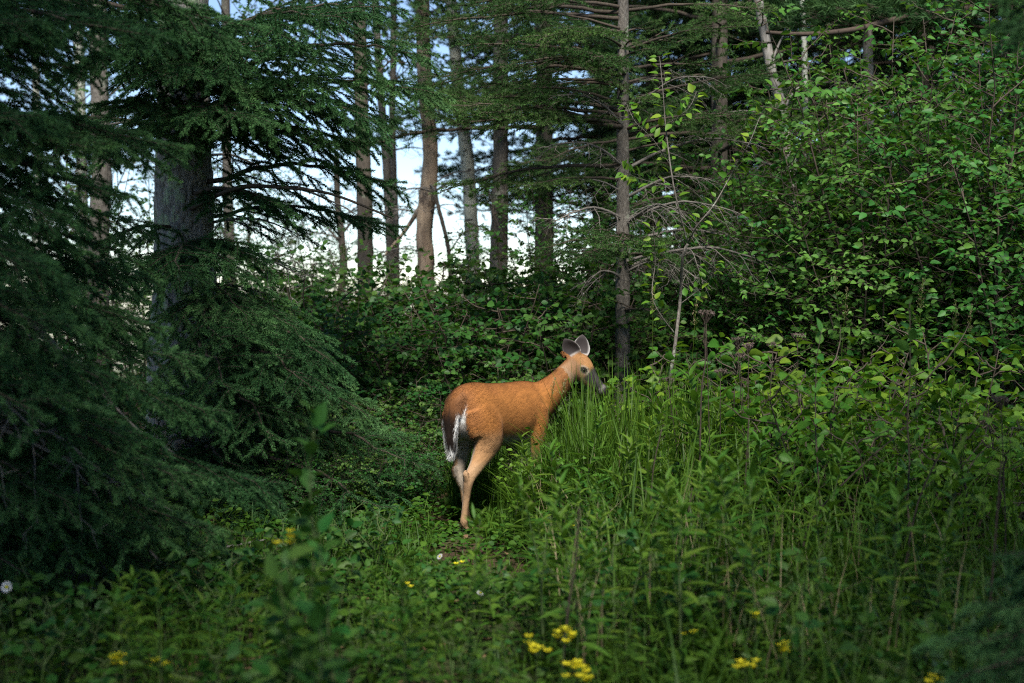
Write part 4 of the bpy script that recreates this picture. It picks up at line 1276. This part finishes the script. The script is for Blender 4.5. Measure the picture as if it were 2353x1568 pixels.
        g0 = gz(x0, y0)
        st = np.stack([(top.x - x0) * t, (d - y0) * t, (top.z - g0) * t - 0.03 * (1 - t)], -1) + w
        P.w.tube(st, 0.006 * (1 - t) + 0.0015, 5)
        for i in range(n):
            u = 0.15 + 0.85 * (i + 0.5) / n
            p = np.array([np.interp(u, t, st[:, q]) for q in range(3)])
            az = i * 2.4 + rs.rand()
            r_ = rs.uniform(0.02, 0.14) * (1.15 - u)
            el = 0.4 + 0.5 * u
            d_ = np.array([math.cos(az) * math.cos(el), math.sin(az) * math.cos(el), math.sin(el)])
            P.w.tube([p, p + d_ * r_], [0.002, 0.001], 3, cap=False)
            for g in range(3 if r_ > 0.05 else 1):
                P.leaf(p + d_ * r_ * (1 - 0.3 * g), unit(d_ + rs.randn(3) * 0.5), unit(np.array([0, 0, 1.0]) + rs.randn(3) * 0.3), 0.072 * (0.7 + 0.6 * rs.rand()), 0.5 + 0.25 * u + 0.15 * rs.randn())
        P.finish(300)
        P.place('broadleaf_seedling', (x0, y0, g0), 0, 1.0, ['tall broadleaf seedling standing alone in front of the spruce bough', 'short leafy seedling beneath the tall broadleaf seedling', 'seedling with light green top leaves left of the deer legs', 'dark leafy seedling at the foot of the tall broadleaf one',
                'small dark seedling among grass at the foot of the light-topped one', 'seedling with long oval leaves in front of the thicket', 'seedling with a bright leaf tuft standing above the young shrubs'][k], 'seedling')


# ------------------------------------------------------------------ herbs, grass, flowers
def build_herbs():
    rnd = random.Random(9)
    rs = np.random.RandomState(9)
    big = [forb(200 + k, 0.62 + 0.06 * k, 400, leafsize=(0.125, 0.10, 0.14, 0.085)[k]) for k in range(4)]
    far = [forb(210 + k, 0.62 + 0.06 * k, 0, leafsize=0.12) for k in range(3)]
    n = 0
    spots = []
    tries = 0
    while len(spots) < 92 and tries < 5000:
        tries += 1
        y = rnd.uniform(5.0, 8.6)
        px = rnd.uniform(1130, 2200)
        h = rnd.uniform(0.40, 0.85)
        x = at(px, 800, y).x
        topy = 655 + (CAMZ - h) * FPX / y
        if px < 1220 and topy < 1190:
            continue
        if topy < (1060 if px < 1330 else 930):
            continue
        if any((x - a) ** 2 + (y - b) ** 2 < 0.0225 for a, b, _ in spots):
            continue
        spots.append((x, y, h))
    spots += [(at(px, 1000, d).x, d, CAMZ - (py - 655) * d / FPX) for px, py, d in [(1062, 1150, 5.6), (1085, 1190, 6.0), (1240, 1000, 7.6), (1300, 1020, 7.2), (1180, 1065, 7.9), (1420, 1000, 7.4)]]
    for _ in range(44):                       # leafy stems at the left and below the deer
        d, px = rnd.uniform(4.4, 6.3), rnd.uniform(280, 1150)
        spots.append((at(px, 1000, d).x, d, CAMZ - (rnd.uniform(1265, 1420) - 655) * d / FPX))
    for _ in range(22):                       # tall ones in front of the thicket
        d, px = rnd.uniform(7.6, 9.0), rnd.uniform(1440, 2340)
        spots.append((at(px, 1000, d).x, d, CAMZ - (rnd.uniform(830, 960) - 655) * d / FPX))
    spots = [q for q in spots if q[2] > 0.2]
    spots.sort(key=lambda q: q[1])
    for k, (x, y, h) in enumerate(spots):
        pr = big[k % 4] if k < 95 else far[k % 3]
        hh = (0.62 + 0.06 * (k % (4 if k < 95 else 3)))
        lab = ('unopened goldenrod standing in the grass close to the deer' if y > 7.4 and x < 0.7 else 'tall unopened goldenrod rising above the grass before the thicket' if h > 0.86 else 'unopened goldenrod left of the deer, near the broadleaf seedlings' if x < 0 else 'tall unopened goldenrod in front of the young shrubs' if y > 6.8 else 'unopened goldenrod among the yellow flowers in the near meadow' if y < 5.8 else 'unopened goldenrod with narrow leaves in the middle of the meadow')
        pr.place('goldenrod', (x, y, gz(x, y)), rnd.random() * 6.28, h / hh, lab, 'plant', 'goldenrod plants in the meadow', stem='stem')
    broad = [shrub(230 + k, 0.5, 0.22, stems=3, crown=0.12, nbr=5, leafsize=0.07, wood='stem', lmat='leaf_dark', tmpl=OVATE, thick=0.004, twig=0.07, gap=0.09, up=0.6, single=40) for k in range(3)]
    for k in range(70):
        y = 4.6 + 3.4 * rnd.random() ** 1.3
        px = rnd.uniform(60, 2330)
        x = at(px, 800, y).x
        h = rnd.uniform(0.22, 0.5)
        if 900 < px < 1230:
            h = max(0.08, min(h, CAMZ - 610 * y / FPX))
        broad[k % 3].place('broadleaf_herb', (x, y, gz(x, y)), rnd.random() * 6.28, h / 0.5, 'dark broad-leaved herb in the shade below the spruce boughs' if x < -0.9 else 'dark broad-leaved herb beside the yellow flowers' if y < 5.4 else 'dark broad-leaved herb in the grass between deer and yellow flowers' if x < 0.9 else 'dark broad-leaved herb at the foot of the goldenrods', 'plant', 'broad-leaved herbs in the meadow')
    # --- grass
    mb = MB()

    def leg_limit(x, y):
        px = CX + x / y * FPX
        lim_ = np.full(np.shape(x), 9.0)
        free = CAMZ - (1238 - 655) * y / FPX
        lim_ = np.where((px > 985) & (px < 1115) & (y < 8.75), np.maximum(free, 0.03), lim_)
        free2 = CAMZ - (1150 - 655) * y / FPX
        return np.where((px >= 1115) & (px < 1190) & (y < 8.75), np.maximum(free2, 0.03), lim_)

    def sow(N, x0, x1, y0, y1, h0, h1, width=0.006, bend=0.35, tint=0.5, ok=None, hmax=None, patch=0.0):
        x, y = rs.uniform(x0, x1, N), rs.uniform(y0, y1, N)
        m = np.ones(N, bool)
        if patch:
            m &= vnoise(x * 2.2 + 90, y * 2.2 + 90, 5) > patch * rs.uniform(0.6, 1.4, N)
        if ok is not None:
            m &= ok(x, y)
        px = CX + x / y * FPX
        m &= ~((px > 1000) & (px < 1105) & (y > 7.3) & (y < 8.7) & (rs.rand(N) < 0.6))
        x, y = x[m], y[m]
        h = rs.uniform(h0, h1, len(x))
        if hmax is not None:
            h = np.minimum(h, hmax(x, y) * rs.uniform(0.7, 1.0, len(x)))
        h = np.minimum(h, leg_limit(x, y) * rs.uniform(0.75, 1.0, len(x)))
        grass_mb(mb, np.stack([x, y, ground_z(x, y)], -1), h, rs, width, bend, tint)
    deer_clear = lambda x, y: ~((x > -0.45) & (x < 0.35) & (y > 8.25) & (y < 9.6))
    sow(6000, -3.5, 4.2, 4.0, 12.5, 0.10, 0.30, 0.005, 0.8, 0.4, patch=0.4)
    sow(9000, -1.0, 3.4, 4.2, 8.4, 0.15, 0.42, 0.006, 0.8, 0.45, ok=lambda x, y: (x > -0.9 + 0.2 * (8 - y)) & (np.abs(x) < 0.42 * y), hmax=lambda x, y: np.where(x < 0.1, np.where(y > 6.3, 0.13, 0.24), 0.45), patch=0.3)
    lim = lambda x, y: np.clip(0.40 + (x - 0.02) * 1.55, 0.25, 1.03)
    sow(2600, 0.0, 3.4, 4.3, 8.3, 0.22, 0.65, 0.009, 0.75, 0.5, ok=lambda x, y: (x < 0.42 * y) & (x > 0.55 - 0.12 * (y - 4)), patch=0.3)
    sow(1300, 0.04, 0.50, 8.15, 8.80, 0.40, 0.95, 0.010, 0.5, 0.5, hmax=lambda x, y: 0.48 + (x - 0.04) * 1.1)
    sow(2300, -0.15, 1.7, 8.05, 9.7, 0.35, 1.08, 0.011, 0.42, 0.5, ok=lambda x, y: deer_clear(x, y) | (x > 0.28), hmax=lim, patch=0.25)
    sow(1100, 0.45, 3.0, 6.3, 8.4, 0.45, 0.95, 0.009, 0.7, 0.6, ok=lambda x, y: x < 0.40 * y, patch=0.35)
    sow(260, 0.36, 1.3, 8.5, 9.1, 0.85, 1.15, 0.010, 0.22, 0.6)
    sow(2200, 1.4, 3.6, 7.6, 10.0, 0.35, 0.95, 0.010, 0.40, 0.5, patch=0.25)
    sow(2500, -0.4, 0.5, 8.9, 10.3, 0.3, 0.6, 0.007, 0.4, 0.45)
    sow(700, -0.5, 0.2, 8.15, 8.6, 0.12, 0.3, 0.006, 0.5, 0.5)
    sow(5000, -3.0, -0.4, 4.6, 8.2, 0.08, 0.30, 0.006, 0.5, 0.35, patch=0.3)
    tag(mb.build('grass', 'grass'), 'green meadow grass, tall beside the deer and short in the foreground', 'grass', kind='stuff')
    mb2 = MB()
    mb, keep_ = mb2, mb
    for N, x0, x1, y0, y1, h0, h1 in ((90, 0.3, 2.4, 8.0, 9.6, 0.5, 0.95), (360, 0.1, 2.8, 5.0, 8.2, 0.25, 0.75)):
        x, y = rs.uniform(x0, x1, N), rs.uniform(y0, y1, N)
        grass_mb(mb2, np.stack([x, y, ground_z(x, y)], -1), rs.uniform(h0, h1, N), rs, 0.004, 0.5, 0.5)
    tag(mb2.build('dry_grass', 'straw'), 'dry straw-coloured stalks scattered through the green grass', 'grass', kind='stuff')
    # --- ground cover of small leaves
    for name, tmpl, mat, N, (x0, x1, y0, y1), zr, sz, lab, patch in (
            ('ground_cover', OVATE, 'herb', 20000, (-3.2, 3.6, 4.0, 12.0), (0.03, 0.20), (0.02, 0.05), 'low leafy herbs carpeting the clearing between the grass blades', 0.33),
            ('ground_cover', LANCE, 'herb', 5000, (0.05, 3.2, 4.3, 8.4), (0.03, 0.20), (0.04, 0.09), 'narrow-leaved herbs mixed into the meadow in front of the deer', 0.30),
            ('ground_cover', ROUND, 'herb', 9000, (-1.6, 0.5, 6.3, 9.8), (0.02, 0.10), (0.015, 0.035), 'small round leaves covering the floor under and around the deer', 0.2),
            ('leaf_litter', OVATE, 'litter', 2200, (-4.0, 0.0, 5.0, 11.0), (0.0, 0.015), (0.02, 0.05), 'brown fallen leaves and needles under the spruces', 0.2)):
        g = MB()
        x, y = rs.uniform(x0, x1, N), rs.uniform(y0, y1, N)
        m = vnoise(x * 1.8 + 40, y * 1.8 + 40, 8) > patch * rs.uniform(0.5, 1.5, N)
        px = CX + x / y * FPX
        m &= ~((px > 1000) & (px < 1105) & (y > 7.3) & (y < 8.7) & (rs.rand(N) < 0.45))
        x, y = x[m], y[m]
        k = len(x)
        a = rs.rand(k) * 6.283
        el = rs.randn(k) * 0.3 + (0.25 if name == 'ground_cover' else 0)
        d = np.stack([np.cos(a) * np.cos(el), np.sin(a) * np.cos(el), np.sin(el)], -1)
        up = unit(np.array([0, 0, 1.0]) + rs.randn(k, 3) * 0.35)
        s = rs.uniform(*sz, k) * 1.3
        z = ground_z(x, y) + np.minimum(rs.uniform(zr[0], zr[1], k), leg_limit(x, y) * 0.5)
        g.inst(tmpl[0], tmpl[1], frames(d, up) * s[:, None, None], np.stack([x, y, z], -1), np.clip(0.5 + rs.randn(k) * 0.25, 0, 1))
        tag(g.build(name, mat), lab, 'ground cover' if name == 'ground_cover' else 'leaf litter', kind='stuff')


def blossom(mb_p, c, n, r, rs, tilt=0.3):
    a = np.arange(n) * 6.283 / n + rs.rand()
    d = np.stack([np.cos(a), np.sin(a), np.full(n, tilt)], -1)
    mb_p.inst(PETAL[0], PETAL[1], frames(d, np.tile([0, 0, 1.0], (n, 1))) * r, np.tile(c, (n, 1)), np.clip(0.6 + rs.randn(n) * 0.2, 0, 1))


def build_flowers():
    rs = np.random.RandomState(21)
    spots = [(1295, 1458, 4.9, 1), (1230, 1486, 4.8, 1), (1322, 1528, 4.7, 1), (1326, 1553, 4.65, 1), (1805, 1488, 4.9, 0.8), (1715, 1530, 4.8, 1), (265, 1516, 4.9, 0.8), (370, 1530, 4.7, 0.9), (675, 1245, 4.6, 0.9), (1725, 1418, 5.2, 0.6),
             (1055, 1295, 6.6, 0.5), (1310, 1212, 7.2, 0.5), (1590, 1458, 5.2, 0.5), (1535, 1360, 5.8, 0.5), (2140, 1562, 4.6, 0.8), (935, 1345, 5.9, 0.4)]
    for k, (px, py, d, sc) in enumerate(spots):
        top = at(px, py, d)
        x0, y0 = top.x + rs.uniform(-0.04, 0.04), d + rs.uniform(-0.04, 0.04)
        base = Vector((x0, y0, gz(x0, y0)))
        o = empty('yellow_flower', base)
        tag(o, 'small cluster of yellow blossoms on a thin stem in the meadow', 'flower', 'yellow flowers in the meadow')
        q = np.array(top - base)
        st = MB()
        mid = q * 0.5 + np.array([rs.uniform(-0.02, 0.02), rs.uniform(-0.02, 0.02), 0])
        R = resample([(0, 0, -0.02), mid, q], 8)
        st.tube(R, 0.0018, 5)
        lv = MB()
        nl = 6
        a = rs.rand(nl) * 6.28
        dd = np.stack([np.cos(a), np.sin(a), np.full(nl, 0.4)], -1)
        lv.inst(LANCE[0], LANCE[1], frames(dd, np.tile([0, 0, 1.0], (nl, 1))) * 0.05, R[rs.randint(1, 7, nl)], np.full(nl, 0.5))
        nb = 7 if sc > 0.6 else 3
        for i in range(nb):
            c = q + rs.randn(3) * np.array([0.022, 0.022, 0.013]) * sc
            st.tube([R[-2], c], [0.001, 0.0008], 3, cap=False)
            b = MB()
            blossom(b, c, 5, 0.021 * (0.6 + 0.5 * sc), rs, 0.5)
            b.build('blossom', 'yellow', o)
        st.build('stem', 'stem', o)
        lv.build('leaves', 'herb', o)
    for k, (px, py, d, face) in enumerate([(15, 1348, 5.6, (0.1, -0.9, 0.4)), (1010, 1278, 6.8, (-0.5, -0.5, 0.6)), (1103, 1362, 6.1, (0.3, -0.4, 0.8))]):
        top = at(px, py, d)
        base = Vector((top.x + 0.03, d, gz(top.x + 0.03, d)))
        o = empty('daisy', base)
        tag(o, ['white daisy with yellow disc in the shade under the dark spruce', 'white daisy tilted away beside the deer hind feet', 'white daisy low in the grass in front of the deer'][k], 'flower')
        q = np.array(top - base)
        st = MB()
        st.tube(resample([(0, 0, -0.02), q * 0.5 + np.array([0.01, 0, 0]), q], 8), 0.0018, 5)
        st.build('stem', 'stem', o)
        f = unit(np.array(face))
        u = unit(np.cross(f, [0, 0, 1.0]))
        v = np.cross(f, u)
        dm = MB()
        th = np.linspace(0, math.pi / 2, 4)
        ring_loft(dm, [q + f * 0.004 * math.sin(t) for t in th], [u * (0.008, 0.005, 0.005)[k] * max(math.cos(t), 0.05) for t in th], [v * (0.008, 0.005, 0.005)[k] * max(math.cos(t), 0.05) for t in th], 12)
        dm.build('disc', 'yellow', o)
        for i in range(15):
            a = i * 6.283 / 15
            d_ = math.cos(a) * u + math.sin(a) * v + f * 0.1
            R = frames(d_[None], f[None])[0] * (0.019, 0.011, 0.011)[k]
            m4 = Matrix(R.tolist()).to_4x4()
            m4.translation = Vector(q + (math.cos(a) * u + math.sin(a) * v) * 0.006)
            link('petal', leaf_mesh(STRAP, 'white', 'petal', 2), o, m4)
    # dried umbels of last year
    for px, py, d, sc in [(1622, 718, 7.6, 1.0), (1695, 778, 8.2, 0.8), (1720, 792, 8.0, 0.8), (1655, 852, 7.8, 0.7), (1832, 770, 8.6, 0.8), (1775, 790, 8.4, 0.7), (2300, 915, 6.2, 0.8), (1535, 870, 8.0, 0.6), (1700, 815, 8.3, 0.6)]:
        top = at(px, py, d)
        x0, y0 = top.x + rs.uniform(-0.02, 0.10), d
        base = Vector((x0, y0, gz(x0, y0)))
        o = empty('dried_flower', base)
        tag(o, 'dry brown flower head on a dead stem above the grass', 'plant', 'dry flower heads of last year')
        q = np.array(top - base)
        st = MB()
        R = resample([(0, 0, -0.02), q * 0.5 + np.array([rs.uniform(-0.02, 0.02), 0, 0]), q - np.array([0, 0, 0.06 * sc])], 10)
        st.tube(R, np.linspace(0.0035, 0.002, 10), 5)
        hd_ = MB()
        for i in range(14):
            a, r = rs.rand() * 6.28, 0.055 * sc * math.sqrt(rs.rand())
            c = q + np.array([math.cos(a) * r, math.sin(a) * r, rs.uniform(-0.008, 0.008)])
            st.tube([R[-1], c], [0.0012, 0.0008], 3, cap=False)
            nn = 16
            dv = unit(rs.randn(nn, 3) + np.array([0, 0, 0.6]))
            hd_.inst(LANCE[0], LANCE[1], frames(dv, rs.randn(nn, 3)) * 0.013, np.tile(c, (nn, 1)), rs.rand(nn))
        st.build('stem', 'dark_stem', o)
        hd_.build('flower_head', 'dry', o)
    # grass in seed
    for px, py, d, lean in [(1945, 660, 7.8, 0.05), (1915, 610, 8.2, -0.1), (2195, 690, 7.6, 0.0), (2232, 700, 7.7, 0.05), (1275, 870, 8.3, 0.1), (1300, 872, 8.3, 0.12), (1500, 660, 9.0, 0.0), (2120, 640, 8.0, 0.05), (1600, 690, 8.8, 0.05)]:
        top = at(px, py, d)
        x0, y0 = top.x - lean * 1.2, d + 0.05
        base = Vector((x0, y0, gz(x0, y0)))
        o = empty('seed_grass', base)
        tag(o, 'pale plume of seeding grass on a long stalk', 'plant', 'seeding grass stalks')
        q = np.array(top - base)
        st, hd_ = MB(), MB()
        R = resample([(0, 0, -0.02), q * 0.55 + np.array([-lean * 0.2, 0, 0]), q], 16)
        st.tube(R, np.linspace(0.002, 0.0008, 16), 4)
        for i in range(70):
            u = rs.uniform(0, 1)
            c = q - (q - R[-5]) * u * 0.55
            a = rs.rand() * 6.28
            r = 0.022 * (0.3 + u) * rs.rand()
            p = c + np.array([math.cos(a) * r, math.sin(a) * r, r * 0.9])
            st.tube([c, p], [0.0006, 0.0005], 3, cap=False)
            hd_.inst(LANCE[0], LANCE[1], frames(unit(rs.randn(1, 3) * 0.4 + np.array([[0, 0, 1.0]])), rs.randn(1, 3)) * 0.010, p[None], rs.rand(1))
        st.build('stalk', 'grass', o)
        hd_.build('plume', 'straw', o)
    # thin dark dead stems
    for k, (line, d) in enumerate([([(1290, 1568), (1305, 1400), (1322, 1290), (1330, 1165)], 5.0), ([(1490, 1320), (1492, 1200), (1500, 1080), (1520, 985)], 7.0), ([(1700, 1240), (1712, 1100), (1720, 960)], 7.2), ([(1575, 1230), (1590, 1120)], 6.8), ([(2270, 1450), (2285, 1250), (2300, 1060)], 5.4), ([(1610, 930), (1620, 830), (1618, 740)], 7.6),
                                   ([(1850, 1230), (1900, 1150), (1990, 1060), (2060, 1000)], 6.8), ([(2080, 1300), (2110, 1150), (2160, 1040)], 6.2)]):
        P = [at(a, b, d) for a, b in line]
        g = gz(P[0].x, d)
        base = Vector((P[0].x - (P[1].x - P[0].x) * 0.3, d, g))
        o = empty('dried_stalk', base)
        tag(o, 'thin dark dead stem sticking up through the green herbs', 'plant', 'dark dead stems in the meadow')
        st = MB()
        R = resample([(0, 0, -0.02)] + [tuple(p - base) for p in P], 20)
        st.tube(R, np.linspace(0.0055, 0.003, 20), 6)
        st.build('stem', 'dark_stem', o)
        tw = MB()
        for i in range(5):
            p = R[rs.randint(6, 19)]
            tw.tube([p, p + unit(np.array([rs.randn(), rs.randn(), 0.9])) * rs.uniform(0.03, 0.09)], [0.002, 0.001], 4)
        tw.build('side_twigs', 'dark_stem', o)


def build_log():
    d = 7.0
    a, b = at(120, 1340, 7.0), at(500, 1400, 6.6)
    a.z, b.z = gz(a.x, a.y) + 0.07, gz(b.x, b.y) + 0.06
    base = (a + b) / 2
    base.z = gz(base.x, base.y)
    o = empty('fallen_log', base)
    tag(o, 'rotten fallen log with moss, lying in the shade under the dark spruce', 'log')
    A, B = np.array(a - base), np.array(b - base)
    t = np.linspace(0, 1, 40)
    pts = A + (B - A) * t[:, None] + np.stack([0 * t, 0.03 * np.sin(t * 7), 0.01 * np.sin(t * 11)], -1)
    mb = MB()
    mb.tube(pts, 0.075 - 0.02 * t + 0.006 * np.sin(t * 31), 18)
    V = mb.V[0]
    V += ((vnoise(V[:, 0] * 14 + 40, V[:, 2] * 14 + V[:, 1] * 14 + 40, 6) - 0.5) * 0.03)[:, None] * unit(V - np.concatenate([np.repeat(pts, 18, 0), pts[:1], pts[-1:]]) + 1e-6)
    mb.build('bark', 'log', o)
    rs = np.random.RandomState(3)
    for k in range(5):
        p = pts[rs.randint(4, 36)]
        st = MB()
        e = unit(np.array([rs.randn() * 0.5, -abs(rs.randn()), 0.9]))
        st.tube([p, p + e * 0.12, p + e * rs.uniform(0.2, 0.35) + rs.randn(3) * 0.03], [0.012, 0.009, 0.005], 6)
        st.build('branch_stub', 'dead_twig', o)
    # dead sticks on the floor
    for k, (p, q) in enumerate([((330, 1270, 7.4), (620, 1210, 7.9)), ((160, 1290, 6.9), (250, 1370, 6.6)), ((440, 1340, 6.9), (560, 1345, 7.3))]):
        u, v = at(*p), at(*q)
        u.z, v.z = gz(u.x, u.y) + 0.03, gz(v.x, v.y) + 0.08
        s = empty('dead_stick', u)
        tag(s, ['long grey fallen stick behind the rotten log', 'short fallen stick leaning against the rotten log', 'thin fallen stick past the end of the rotten log'][k], 'stick')
        mb = MB()
        mb.tube(resample([(0, 0, 0), tuple((v - u) * 0.5 + Vector((0, 0, 0.02))), tuple(v - u)], 12), np.linspace(0.011, 0.005, 12), 7)
        mb.build('stick', 'dead_twig', s)
        mb = MB()
        m = (v - u) * 0.6
        mb.tube([tuple(m), tuple(m + Vector((0.08, -0.05, 0.09)))], [0.005, 0.002], 5)
        mb.build('twig', 'dead_twig', s)


build_ground()
build_conifers()
build_trunks()
build_shrubs()
build_deer()
build_log()
build_herbs()
build_flowers()
